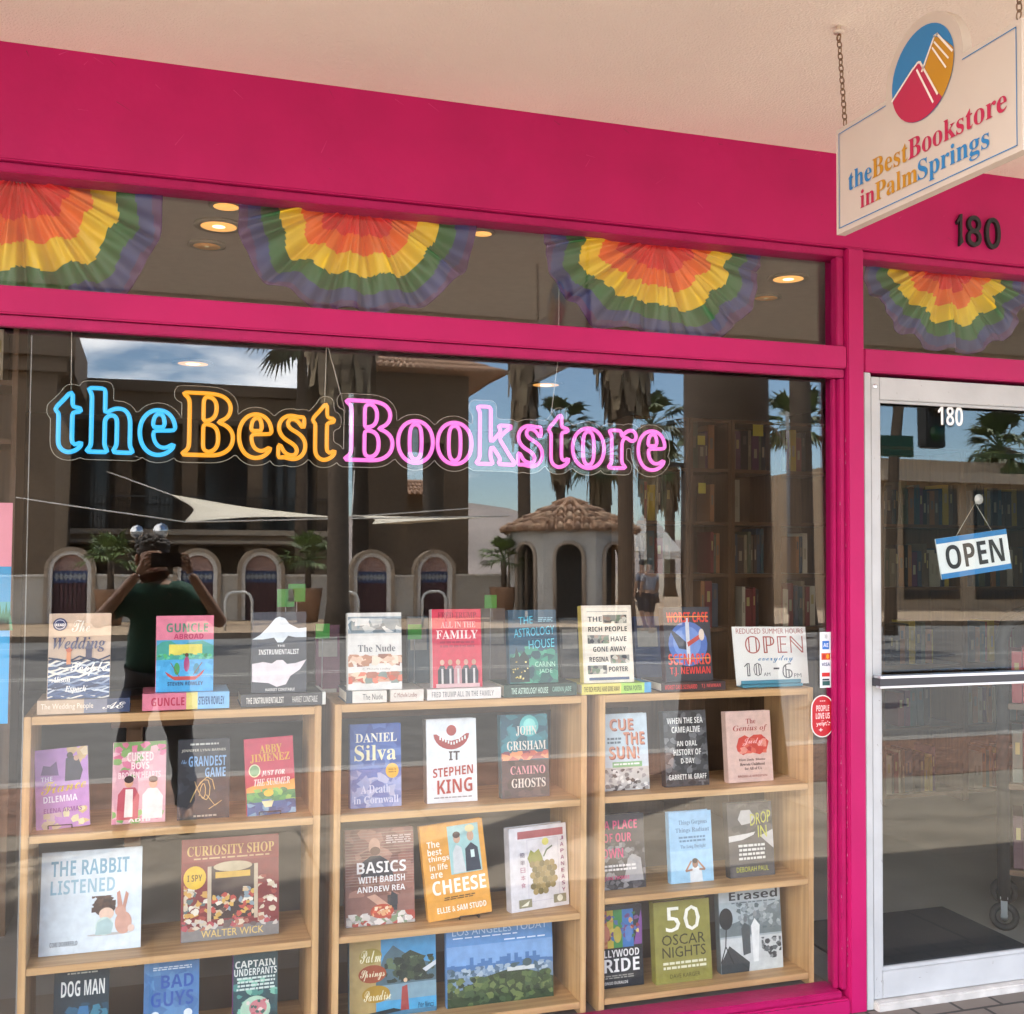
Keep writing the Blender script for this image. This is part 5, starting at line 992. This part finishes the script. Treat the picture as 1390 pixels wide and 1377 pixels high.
# ------------------------------------------------------------------ across the street (seen mirrored in the glass)
def building(name, label, cat='building'): return thing(name, label, cat)
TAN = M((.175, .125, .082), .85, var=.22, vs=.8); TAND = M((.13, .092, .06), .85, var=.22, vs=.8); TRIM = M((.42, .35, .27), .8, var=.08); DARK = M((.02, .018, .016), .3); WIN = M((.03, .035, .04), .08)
TILE = M((.36, .21, .13), .8, var=.25, vs=5); TILE_ = [TILE, M((.44, .29, .19), .8, var=.2, vs=5), M((.27, .16, .105), .8, var=.2, vs=5)]
PALE = M((.50, .475, .43), .8, var=.14, vs=1.2)
def rx(u, Y): return refl(u, 770, Y).x
def rz(v, Y, u=400): return refl(u, v, Y).z
def tiled_roof(mb, cx_, cy_, hw, hd, z0, z1, m, ridge=0):
    "hipped roof covered by rows of half round tiles"
    ap = [(cx_-ridge, cy_, z1), (cx_+ridge, cy_, z1)]
    c = [(cx_-hw, cy_-hd, z0), (cx_+hw, cy_-hd, z0), (cx_+hw, cy_+hd, z0), (cx_-hw, cy_+hd, z0)]
    mb.add(c+ap, [(0,1,5,4),(1,2,5),(2,3,4,5),(3,0,4),(3,2,1,0)], m)
    for (p, q, r0, r1) in ((c[3], c[2], ap[0], ap[1]), (c[2], c[1], ap[1], ap[1]), (c[3], c[0], ap[0], ap[0])):
        n_ = max(6, int((Vector(q)-Vector(p)).length/.28))
        for i in range(n_):
            t = (i+.5)/n_; lo2 = Vector(p).lerp(Vector(q), t); hi2 = Vector(r0).lerp(Vector(r1), t)
            # valleys meet the hips: shorten rows away from the ridge
            kk = 4
            for s_ in range(kk):
                a2_, b2_ = lo2.lerp(hi2, s_/kk), lo2.lerp(hi2, (s_+1.0)/kk); rr_ = .11*(1-.8*s_/kk if r0 == r1 else 1)
                mb.tube([a2_+Vector((0, 0, .02)), b2_+Vector((0, 0, .0))], [rr_, rr_*.7], m, 6)
# main two storey block
Y0 = 40
bl = building('spanish_building', 'brown two storey stucco building with a balcony across the street')
xl, xr = rx(-160, Y0), rx(470, Y0)
zr, zband, zbal, zrail = rz(531, Y0), rz(560, Y0), rz(722, Y0), rz(668, Y0)
wall = MB()
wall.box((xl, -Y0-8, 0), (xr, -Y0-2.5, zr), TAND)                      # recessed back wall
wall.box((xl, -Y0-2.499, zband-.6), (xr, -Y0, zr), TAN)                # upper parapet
wall.box((xl, -Y0-2.499, zbal-.55), (xr, -Y0+.35, zbal), TAN)          # balcony slab
wall.build('wall', bl)
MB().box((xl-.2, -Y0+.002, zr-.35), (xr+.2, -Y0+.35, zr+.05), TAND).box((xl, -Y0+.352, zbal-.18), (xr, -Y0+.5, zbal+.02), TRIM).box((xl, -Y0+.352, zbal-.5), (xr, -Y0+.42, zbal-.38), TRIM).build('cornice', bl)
for i, u in enumerate((75, 165, 255, 345, 440)):
    x = rx(u, Y0); MB().box((x-.28, -Y0-.5, zbal+.001), (x+.28, -Y0-.02, zband-.601), TAN).build('column', bl)
    MB().box((x-.35, -Y0-.5, 0), (x+.35, -Y0-.02, zbal-.551), TAN).build('column', bl)
for i, u in enumerate((120, 215, 300, 335, 375, 415)):
    x = rx(u, Y0); f_ = MB().box((x-.55, -Y0-2.499, zbal+.05), (x+.55, -Y0-2.40, zband-1.1), DARK).build('window', bl)
    MB().box((x-.45, -Y0-2.399, zbal+.15), (x-.03, -Y0-2.385, zband-1.2), WIN).box((x+.03, -Y0-2.399, zbal+.15), (x+.45, -Y0-2.385, zband-1.2), WIN).build('pane', f_)
rl = MB()
n_ = 110
for i in range(n_):
    x = xl+(xr-xl)*(i+.5)/n_; rl.tube([(x, -Y0+.2, zbal), (x, -Y0+.2, zrail-.3)], .018, DARK, 4)
rl.box((xl, -Y0+.17, zrail-.33), (xr, -Y0+.23, zrail-.27), DARK); rl.build('railing', bl)
# corner bay to the left with heavy cornice
Y1 = 33
bb_ = building('corner_bay', 'tall brown corner building with a heavy cornice at the left')
x1_ = rx(72, Y1); MB().box((x1_-9, -Y1-6, 0), (x1_, -Y1, 15), TAN).build('wall', bb_)
zc = rz(520, Y1)
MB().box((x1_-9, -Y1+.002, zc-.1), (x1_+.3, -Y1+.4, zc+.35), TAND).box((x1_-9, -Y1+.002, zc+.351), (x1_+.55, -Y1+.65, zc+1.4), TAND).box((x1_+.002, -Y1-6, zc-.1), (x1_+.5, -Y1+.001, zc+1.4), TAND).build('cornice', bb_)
# tower block with open belvedere
Y2_ = 42
tw = building('belvedere_tower', 'brown tower with open upper storey and clay tile roof')
xa, xb = rx(500, Y2_), rx(636, Y2_); zt0, zt1, zo0, zo1 = rz(508, Y2_, 570), rz(478, Y2_, 570), rz(700, Y2_, 570), rz(600, Y2_, 570)
wb = MB().box((xa, -Y2_-4, 0), (xb, -Y2_, zo0), TAND).box((xa, -Y2_-4, zo1), (xb, -Y2_, zt0), TAND); wb.build('wall', tw)
for u0, u1 in ((500, 552), (602, 636)):
    MB().box((rx(u0, Y2_), -Y2_-4, zo0+.001), (rx(u1, Y2_), -Y2_-.001, zo1-.001), TAND).build('pier', tw)
rf = MB(); tiled_roof(rf, (xa+xb)/2+.2, -Y2_-2, (xb-xa)/2+1.2, 3.2, zt0+.02, zt1+.4, TILE, 1.0); rf.build('roof', tw)
ly = building('low_tiled_house', 'low house with a clay tile roof behind the tower')
xc, xd_ = rx(552, 52), rx(612, 52); zc_ = rz(672, 52, 580)
MB().box((xc, -58, 0), (xd_, -52, zc_), TAN).build('wall', ly); rf = MB(); tiled_roof(rf, (xc+xd_)/2, -55, (xd_-xc)/2+.6, 3.6, zc_+.01, zc_+1.0, TILE, .8); rf.build('roof', ly)
# patio wall with tiled arches
Y3 = 31
pw = thing('patio_wall', 'pale patio wall with rounded tiled arches across the street', 'wall')
xl, xr = rx(-40, Y3), rx(700, Y3); zw = rz(783, Y3)
ah = rz(745, Y3); arches = (95, 268, 355, 505, 590)
aw = rx(130, Y3)-rx(60, Y3)
segx = [xl]+sum([[rx(u, Y3)-aw/2, rx(u, Y3)+aw/2] for u in arches], [])+[xr]
wm = MB()
for i in range(0, len(segx), 2): wm.box((segx[i]+.001, -Y3-.25, 0), (segx[i+1]-.001, -Y3+.0, zw), PALE).box((segx[i]+.001, -Y3-.3, zw+.001), (segx[i+1]-.001, -Y3+.05, zw+.07), M((.7, .67, .62), .7))
wm.build('wall', pw)
for u in arches:
    x = rx(u, Y3); r1, r2 = aw/2, aw/2*.68; zc_ = ah-r1
    def ring(ro, ri, y0, y1, m_, nm):
        mb = MB(); k_ = 20; po_, pi_ = [(x-ro, 0)], [(x-ri, 0)]
        for i in range(k_+1): t = pi-pi*i/k_; po_.append((x+ro*cos(t), zc_+ro*sin(t))); pi_.append((x+ri*cos(t), zc_+ri*sin(t)))
        po_.append((x+ro, 0)); pi_.append((x+ri, 0)); n2 = len(po_)
        vs = [Vector((p[0], y1, p[1])) for p in po_+pi_]+[Vector((p[0], y0, p[1])) for p in po_+pi_]
        fs = []
        for i in range(n2-1): fs += [(i, i+1, n2+i+1, n2+i), (2*n2+i+1, 2*n2+i, 3*n2+i, 3*n2+i+1), (i+1, i, 2*n2+i, 2*n2+i+1), (n2+i, n2+i+1, 3*n2+i+1, 3*n2+i)]
        mb.add(vs, fs, m_); return mb.build(nm, pw)
    ring(r1, r1*.84, -Y3-.35, -Y3+.1, M((.36, .29, .22), .85, var=.15, vs=6), 'arch'); ring(r1*.839, r2, -Y3-.3, -Y3+.06, M((.68, .66, .63), .7), 'arch_trim')
    mb = MB(); mb.box((x-r2+.002, -Y3-.2, 0), (x+r2-.002, -Y3-.15, zc_), M((.10, .04, .05), .6))
    mb.add([Vector((x+r2*.99*cos(pi*i/16), -Y3-.16, zc_+r2*.99*sin(pi*i/16))) for i in range(17)], [tuple(range(17))], M((.40, .27, .25), .8)); mb.box((x-r2+.002, -Y3-.149, zc_-.35), (x+r2-.002, -Y3-.14, zc_), M((.03, .06, .16), .4))
    for i in range(7): mb.add([Vector((x-r2+.1+i*(2*r2-.2)/6+.07*cos(pi*k_/2), -Y3-.137, zc_-.17+.12*sin(pi*k_/2))) for k_ in range(4)], [(0,1,2,3)], M((.3, .33, .36), .5))
    for i in range(8): mb.tube([(x-r2+.06+i*(2*r2-.12)/7, -Y3-.12, 0), (x-r2+.06+i*(2*r2-.12)/7, -Y3-.12, zc_-.36)], .012, DARK, 5)
    mb.build('tile_panel', pw)
# kiosk
Yk = 27; ki = thing('kiosk', 'white octagonal kiosk with arched openings and a clay tile roof', 'kiosk')
kx0, kx1 = rx(681, Yk+3), rx(833, Yk+3); kc = (kx0+kx1)/2; kr = (kx1-kx0)/2; ze, zp = rz(718, Yk, 760), rz(670, Yk, 760)
KW = M((.47, .455, .43), .8, var=.12, vs=2); kcy = -Yk-kr
kro = pi/8+atan2(kc, 30.5)
oct_ = [(kc+kr*1.04*cos(kro+pi/4*i), kcy+kr*1.04*sin(kro+pi/4*i)) for i in range(8)]
km = MB()
for i in range(8):
    p, q = Vector(oct_[i]), Vector(oct_[(i+1) % 8]); t = (q-p); L_ = t.length; t.normalize(); nrm = Vector((t.y, -t.x)); ow = L_*.28; oc = ze*.86-ow
    def w3(s_, z, d0): v_ = p+t*s_-nrm*d0; return Vector((v_.x, v_.y, z))
    prof = [(L_/2-ow, 0)]+[(L_/2+ow*cos(pi-pi*j/10), oc+ow*sin(pi-pi*j/10)) for j in range(11)]+[(L_/2+ow, 0)]
    outl = [(0, 0)]+prof+[(L_, 0), (L_, ze), (0, ze)]
    # wall panel with an arched opening, as strips either side and above
    for d0, flip in ((0, 0), (.18, 1)):
        left = [(0, 0), (L_/2-ow, 0), (L_/2-ow, oc), (0, oc)]; right = [(L_/2+ow, 0), (L_, 0), (L_, oc), (L_/2+ow, oc)]
        km.add([w3(a_, b_2, d0) for a_, b_2 in left], [(0,1,2,3)], KW); km.add([w3(a_, b_2, d0) for a_, b_2 in right], [(0,1,2,3)], KW)
        for j in range(10):
            a1_, a2__ = prof[j+1], prof[j+2]; km.add([w3(a1_[0], a1_[1], d0), w3(a2__[0], a2__[1], d0), w3(a2__[0], ze, d0), w3(a1_[0], ze, d0)], [(0,1,2,3)], KW)
        km.add([w3(0, oc, d0), w3(L_/2-ow, oc, d0), w3(L_/2-ow, ze, d0), w3(0, ze, d0)], [(0,1,2,3)], KW); km.add([w3(L_/2+ow, oc, d0), w3(L_, oc, d0), w3(L_, ze, d0), w3(L_/2+ow, ze, d0)], [(0,1,2,3)], KW)
    for j in range(len(prof)-1): km.add([w3(*prof[j], 0), w3(*prof[j+1], 0), w3(*prof[j+1], .18), w3(*prof[j], .18)], [(0,1,2,3)], TRIM)
    km.tube([w3(a_, b_2, -.02) for a_, b_2 in prof], .07, M((.36, .29, .23), .85), 6)
km.build('wall', ki)
MB().box((kc-kr*.55, kcy-kr*.55, 0), (kc+kr*.55, kcy+kr*.55, ze-.05), M((.05, .045, .04), .6)).build('core', ki)
rf = MB(); R_ = kr*1.2; ev = [(kc+R_*cos(kro+pi/4*i), kcy+R_*sin(kro+pi/4*i), ze) for i in range(8)]; ap = (kc, kcy, zp)
rf.add(ev+[ap], [(i, (i+1) % 8, 8) for i in range(8)]+[tuple(reversed(range(8)))], TILE)
for i in range(8):
    p, q = Vector(ev[i]), Vector(ev[(i+1) % 8])
    for j in range(7):
        t = (j+.5)/7; lo2 = p.lerp(q, t); mid = (p+q)/2; edge = 1-abs(t-.5)*2
        hi2 = lo2 + (Vector(ap)-mid)*edge
        for s_ in range(4): rf.tube([lo2.lerp(hi2, s_/4)+Vector((0, 0, .05)), lo2.lerp(hi2, (s_+1)/4)+Vector((0, 0, .01))], [.115, .075], TILE_[(j+s_) % 3], 6)
    rf.tube([p, ap], .08, TILE, 6)
rf.build('roof', ki)
# shade sails
CANV = M((.72, .66, .54), .8)
def sail(pts_, Y, label):
    ps3 = [refl(u, v, y_) for u, v, y_ in pts_]; c = sum(ps3, Vector())/len(ps3); n_ = 10; vs = []; fs = []
    t = thing('shade_sail', label, 'shade sail'); mb = MB(); k_ = len(ps3)
    # edges curve inward between the corners
    rimp = []
    for i in range(k_):
        for j in range(n_):
            q = ps3[i].lerp(ps3[(i+1) % k_], j/n_); rimp.append(q.lerp(c, .28*sin(pi*j/n_)))
    mb.add(rimp+[c-Vector((0, 0, .15))], [(i, (i+1) % len(rimp), len(rimp)) for i in range(len(rimp))], CANV, True)
    o = mb.build('canvas', t); s_ = o.modifiers.new('t', 'SOLIDIFY'); s_.thickness = .01; return t, ps3
t1, p1 = sail(((232, 672, 30), (250, 709, 27), (455, 703, 29)), 30, 'cream triangular shade sail above the patio wall')
for a_, (u, v, y_) in ((p1[0], (145, 640, 33)), (p1[1], (22, 676, 28)), (p1[1], (0+690, 700, 27)), (p1[2], (640, 690, 29))): MB().tube([a_, refl(u, v, y_)], .02, M((.6, .58, .55), .4), 5).build('cable', t1)
t2, p2 = sail(((478, 700, 30), (505, 712, 28), (660, 702, 30)), 30, 'second cream shade sail left of the kiosk')
MB().tube([p2[0], refl(482, 640, 33)], .02, M((.6, .58, .55), .4), 5).build('cable', t2)
# pole for the sails
# ---- palms
FROND = [M((.055, .085, .025), .6, key='f1'), M((.085, .12, .035), .6, key='f2'), M((.04, .06, .02), .65, key='f3')]
DRY = [M((.20, .15, .095), .9, key='d1'), M((.15, .11, .07), .9, key='d2'), M((.26, .20, .125), .9, key='d3')]
BARK = M((.10, .072, .05), .9, var=.35, vs=8, bump=.5, bs=20)
def fan_leaf(mb, base, dirv, ln_, spread, mats, rn, nl=11):
    d_ = dirv.normalized(); side = d_.cross(Vector((0, 0, 1)));  side = side.normalized() if side.length > .01 else Vector((1, 0, 0)); upv = side.cross(d_)
    tip = base+d_*ln_*.5; mb.tube([base, tip], ln_*.012, rn.choice(mats), 4, False)
    m_ = rn.choice(mats)
    for i in range(nl):
        a = spread*(i/(nl-1)-.5)*2; v_ = (d_*cos(a)+side*sin(a)).normalized(); l2 = ln_*.62*(1-.25*abs(a)/spread)*rn.uniform(.85, 1.1)
        mid = tip+v_*l2*.6; end = tip+v_*l2+Vector((0, 0, -ln_*.16*rn.uniform(.5, 1.5))); w_ = upv.cross(v_)*ln_*.035
        mb.add([tip, mid+w_, end, mid-w_], [(0, 1, 2, 3)], m_)
def palm(x, Yp, h, rt, label, seed, skirt=3.0, crown=2.2, sw=1.0, lean=0, nf=34, zs=None, group='street palms'):
    rn = random.Random(seed); t = thing('palm_tree', label, 'palm tree', (x, -Yp, 0), group)
    top = Vector((lean, 0, h)); tr = MB(); k_ = 14
    tr.tube([Vector((lean*(i/k_)**2, 0, h*i/k_)) for i in range(k_+1)], [rt*(1.25-.4*i/k_+(.3 if i == 0 else 0)) for i in range(k_+1)], BARK, 12); tr.build('trunk', t)
    if skirt:
        sk_ = MB(); nn = int(190*sw)
        for i in range(nn):
            f = rn.random(); z = h-skirt*f; a = rn.uniform(0, 2*pi); r0 = rt*.8; r1 = (rt+.75*sw*(1-.55*f))*rn.uniform(.7, 1.1); dl_ = rn.uniform(.9, 1.5)*min(1, skirt/2.5)
            p0_ = Vector((lean, 0, 0))+Vector((r0*cos(a), r0*sin(a), z)); p1_ = Vector((lean, 0, 0))+Vector((r1*cos(a), r1*sin(a), z-dl_*.45)); p2_ = p1_+Vector((.05*cos(a), .05*sin(a), -dl_*.7)); sd_ = Vector((-sin(a), cos(a), 0))*rn.uniform(.10, .22)*(.6+.4*sw)
            sk_.add([p0_, p1_+sd_, p2_+sd_*.5, p2_-sd_*.4, p1_-sd_], [(0, 1, 2, 3, 4)], rn.choice(DRY))
        sk_.tube([Vector((lean, 0, h)), Vector((lean, 0, h-skirt*.5)), Vector((lean, 0, h-skirt))], [rt+.35*sw, rt+.3*sw, rt*1.0], DRY[1], 10); sk_.build('dead_frond_skirt', t)
    cw_ = MB()
    for i in range(nf):
        a = rn.uniform(0, 2*pi); e = rn.uniform(-.7, 1.2); d_ = Vector((cos(a)*cos(e), sin(a)*cos(e), sin(e))); fan_leaf(cw_, top, d_, crown*rn.uniform(.8, 1.1), .95, FROND, rn)
    cw_.build('crown', t); return t
def pl(u, Y): return refl(u, 770, Y).x
palm(pl(990, 3.95), 3.95, 13, .27, 'thick palm trunk at the kerb close to the shop', 1, 3.5, 2.4)
palm(pl(459, 23), 23, 10.3, .22, 'palm left of the tower with its skirt hanging low', 2, 3.6, 2.3, 1.3)
palm(pl(408, 37), 37, 10.4, .2, 'green crowned palm above the roofline left of the dark trunk', 13, .8, 2.3, .6, nf=64)
palm(pl(712, 36), 36, 12.2, .22, 'shaggy palm behind the kiosk, left one', 3, 4.6, 2.2, .75)
palm(pl(850, 24), 24, 9.8, .19, 'palm with a wide dead frond skirt right of the kiosk', 4, 3.0, 2.2, 1.15)
palm(pl(762, 46), 46, 8.4, .2, 'short palm far behind the kiosk', 5, 2.0, 2.0, .6)
palm(pl(815, 50), 50, 7.6, .2, 'shaggy short palm behind the kiosk roof', 6, 2.4, 2.2, .7)
palm(pl(885, 44), 44, 8.4, .24, 'palm beyond the pedestrians', 7, 2.8, 2.2, .8)
palm(pl(910, 56), 56, 8.0, .3, 'farthest palm at the right of the street', 8, 2.0, 2.2, .5)
palm(pl(1090, 20), 20, 12, .24, 'smooth palm trunk right of the near trunk', 9, 3.0, 2.2)
palm(pl(1086, 42), 42, 8.4, .22, 'small palm with a round crown beyond the street lamp', 10, 0, 2.1, nf=44)
palm(refl(1345, 700, 34).x, 34, 6.6, .2, 'low leaning palm mirrored in the door', 11, .6, 1.9, .6, lean=.6, nf=44)
palm(refl(1205, 700, 18).x, 18, 9.5, .11, 'slim leaning palm mirrored at the left edge of the door', 12, 1.2, 2.0, .6, lean=1.1)
# potted fan palms on the patio
for i, (u, v) in enumerate(((150, 762), (418, 760), (684, 762))):
    Yp = 29; x = rx(u, Yp); zc_ = rz(v, Yp, u); t = thing('potted_palm', ['bushy fan palm in a planter behind the person', 'fan palm in a planter between the patio arches', 'fan palm in a planter left of the kiosk'][i], 'potted palm', (x, -Yp, 0), 'patio fan palms')
    MB().lathe((0, 0, .001), [(.3, 0), (.42, zc_*.5), (.45, zc_*.55), (.38, zc_*.55)], M((.3, .17, .1), .8), 16).build('pot', t); MB().tube([(0, 0, zc_*.5), (0, 0, zc_)], .09, BARK, 8).build('trunk', t)
    rn2 = random.Random(40+i); cw_ = MB()
    for j in range(34): a = rn2.uniform(0, 2*pi); e = rn2.uniform(-.2, 1.3); fan_leaf(cw_, Vector((0, 0, zc_)), Vector((cos(a)*cos(e), sin(a)*cos(e), sin(e))), .95*rn2.uniform(.8, 1.1), .9, [FROND[1], M((.11, .17, .04), .55, key='f4')], rn2, 9)
    cw_.build('crown', t)
for i, (u, lab) in enumerate(((325, 'white bicycle hoop right of the person'), (470, 'white bicycle hoop near the dark palm trunk'), (590, 'white bicycle hoop left of the kiosk'))):
    x = rx(u, 25); o = MB().tube([(x-.32, -25, 0), (x-.32, -25, .75), (x-.26, -25, .88), (x-.14, -25, .94), (x+.14, -25, .94), (x+.26, -25, .88), (x+.32, -25, .75), (x+.32, -25, 0)], .035, M((.6, .6, .58), .4), 8).build('bicycle_rack')
    tag(o, lab, 'bike rack', 'bicycle hoops on the far pavement')
# street lamps with chrome globes
gl_ = thing('globe_lamp', 'street lamp with twin mirrored globes behind the person', 'street lamp', (rx(201, 20), -20, 0))
zg = rz(722, 20, 200); dxg = rx(217, 20)-rx(185, 20)
MB().tube([(0, 0, 0), (0, 0, zg-.25)], [.09, .05], DARK, 10).tube([(-dxg/2, 0, zg-.12), (-dxg/2, 0, zg-.25), (dxg/2, 0, zg-.25), (dxg/2, 0, zg-.12)], .03, DARK, 8).build('post', gl_)
for s in (-1, 1): MB().ball((s*dxg/2, 0, zg+(.02 if s > 0 else 0)), .155 if s > 0 else .13, M((.8, .8, .8), .05, 1), 20, 14).build('globe', gl_)
sp_ = thing('street_lamp', 'tall curved arm street lamp across the road', 'street lamp', (pl(1072, 30), -30, 0)); zq = rz(560, 30, 1072)
MB().tube([(0, 0, 0), (0, 0, zq)], [.1, .06], M((.2, .2, .2), .5), 8).tube([(0, 0, zq-1.2), (-.5, 0, zq-.6), (-1.2, 0, zq-.35)], .04, M((.2, .2, .2), .5), 6).build('post', sp_)
MB().box((-1.7, -.12, zq-.42), (-1.15, .12, zq-.3), M((.4, .4, .4), .4), .02).build('lamp_head', sp_)
sp2 = thing('square_lamp', 'slim street lamp with a flat head beside the near palm', 'street lamp', (pl(928, 20), -20, 0)); zq = rz(634, 20, 928)
MB().tube([(0, 0, 0), (0, 0, zq)], .05, DARK, 8).build('post', sp2); MB().box((-.3, -.1, zq), (.12, .1, zq+.08), DARK, .01).build('lamp_head', sp2)
# traffic signal near the door's reflection
tsY = 9; tp = refl(1225, 700, tsY); ts = thing('traffic_signal', 'traffic signal mast with a green street sign', 'traffic signal', (tp.x, -tsY, -.14))
ze_ = refl(1270, 560, tsY); zs_ = refl(1230, 595, tsY); GM = M((.35, .36, .37), .45, .5)
xe = refl(1263, 560, tsY).x-tp.x; xm_ = refl(1166, 700, tsY).x-tp.x
MB().tube([(xm_, 0, 0), (xm_, 0, ze_.z+.2)], [.09, .07], GM, 10).tube([(xm_, 0, ze_.z-.3), (-.4, 0, ze_.z+.25), (xe, 0, ze_.z+.6)], .05, GM, 8).build('mast', ts)
hd_ = MB().box((xe-.16, -.12, ze_.z-.35), (xe+.16, .1, ze_.z+.75), M((.02, .02, .02), .5), .02); hd_.build('signal_head', ts)
for i, c in enumerate(('#3a1010', '#3a2a10', '#103a18')): MB().lathe((xe, .1, ze_.z+.55-i*.36), [(.12, 0), (.12, .03), (.02, .04)], M(c, .3), 14, axis=(0, 1, 0)).build('lens', ts)
MB().box((-.5, -.02, zs_.z-.12), (.16, .02, zs_.z+.16), M((.015, .07, .04), .5)).build('street_sign', ts)
# buildings to the right, white canopy, pedestrians
ob_ = building('low_tan_building', 'long low tan building mirrored in the door'); xo = refl(1195, 700, 33).x; zo = refl(1260, 625, 33).z
MB().box((xo, -42, 0), (xo+26, -33, zo), M((.36, .28, .2), .85, var=.08, vs=1)).build('wall', ob_)
MB().box((xo-.3, -32.99, zo-.9), (xo+26, -32.3, zo-.5), TRIM).build('awning', ob_)
for i in range(7): f_ = MB().box((xo+1+i*3.4, -32.998, .4), (xo+3.6+i*3.4, -32.95, zo-1.1), DARK).build('window', ob_); MB().box((xo+1.1+i*3.4, -32.949, .5), (xo+3.5+i*3.4, -32.94, zo-1.2), WIN).build('pane', f_)
wt = thing('canopy_tent', 'white peaked canopy tent beyond the pedestrians', 'tent'); Yt = 44; xa, xb = rx(868, Yt), rx(927, Yt); z0_, z1_ = rz(748, Yt, 900), rz(705, Yt, 900)
xm = (xa+xb)/2
MB().add([(xa, -Yt, z0_), (xb, -Yt, z0_), (xb, -Yt-3, z0_), (xa, -Yt-3, z0_), (xm, -Yt-1.5, z1_+.6), (xa, -Yt, z0_-.4), (xb, -Yt, z0_-.4)], [(0,1,4),(1,2,4),(2,3,4),(3,0,4),(5,6,1,0)], M((.75, .74, .72), .7)).build('fabric', wt)
for x in (xa, xb):
    for y in (-Yt, -Yt-3): MB().tube([(x, y, 0), (x, y, z0_)], .04, GM, 6).build('leg', wt)
def pedestrian(u, Y, shirt, label, seed, rot):
    x = rx(u, Y); t = thing('person', label, 'person', (x, -Y, 0), None, (0, 0, rot)); v_ = [(0,0,.92),(0,0,1.15),(0,0,1.38),(0,.01,1.5),(0,.01,1.58),(0,.02,1.66),(-.19,0,1.36),(-.23,-.02,1.08),(-.2,.06,.84),(.19,0,1.36),(.23,.03,1.08),(.2,.1,.84),(-.09,0,.86),(-.1,.08,.48),(-.1,-.02,.08),(-.1,.1,.04),(.09,0,.86),(.1,-.04,.48),(.1,-.18,.1),(.1,-.08,.05)]
    e_ = [(0,1),(1,2),(2,3),(3,4),(4,5),(2,6),(6,7),(7,8),(2,9),(9,10),(10,11),(0,12),(12,13),(13,14),(14,15),(0,16),(16,17),(17,18),(18,19)]
    skin('body', v_, e_, [(.13,.09),(.13,.09),(.13,.08),.05,.075,.07,.055,.042,.03,.055,.042,.03,.085,.06,.042,.035,.085,.06,.042,.035], SKIN, t, 1)
    skin('shirt', [v_[0], v_[1], v_[2], v_[6], (-.22,-.01,1.2), v_[9], (.22,.01,1.2)], [(0,1),(1,2),(2,3),(3,4),(2,5),(5,6)], [(.16,.12),(.155,.115),(.15,.1),.07,.065,.07,.065], shirt, t, 1)
    skin('trousers', [v_[0], v_[12], v_[13], (-.1,0,.5), v_[16], v_[17]], [(0,1),(1,2),(0,4),(4,5)], [(.155,.115),.1,.08,.01,.1,.08], PANTS, t, 1)
    MB().ball((0, .0, 1.68), (.085, .1, .085), HAIR, 12, 8).build('hair', t)
pedestrian(872, 21, M((.16, .2, .26), .8), 'pedestrian in a grey blue shirt walking past the kiosk', 1, 2.6)
pedestrian(882, 20, M((.3, .3, .33), .8), 'pedestrian in a light grey shirt beside a companion', 2, 2.9)
# parked car low in the street by the far kerb
# mountains
mm_ = MB(); rnm = random.Random(21); n_ = 60; vs = []; fs = []
for i in range(n_+1):
    x = -3500+8500*i/n_; hgt = 60+110*abs(sin(i*.31+1))+50*abs(sin(i*.83))+35*rnm.random()
    vs += [(x, -2600, -1), (x, -3100+150*rnm.random(), hgt*.5+20*rnm.random()), (x, -3700, hgt), (x, -4600, -1)]
for i in range(n_):
    for j in range(3): fs.append((i*4+j, (i+1)*4+j, (i+1)*4+j+1, i*4+j+1))
mm_.add(vs, fs, M((.26, .22, .20), .95, var=.25, vs=.004)); tag(mm_.build('mountains'), kind='structure')
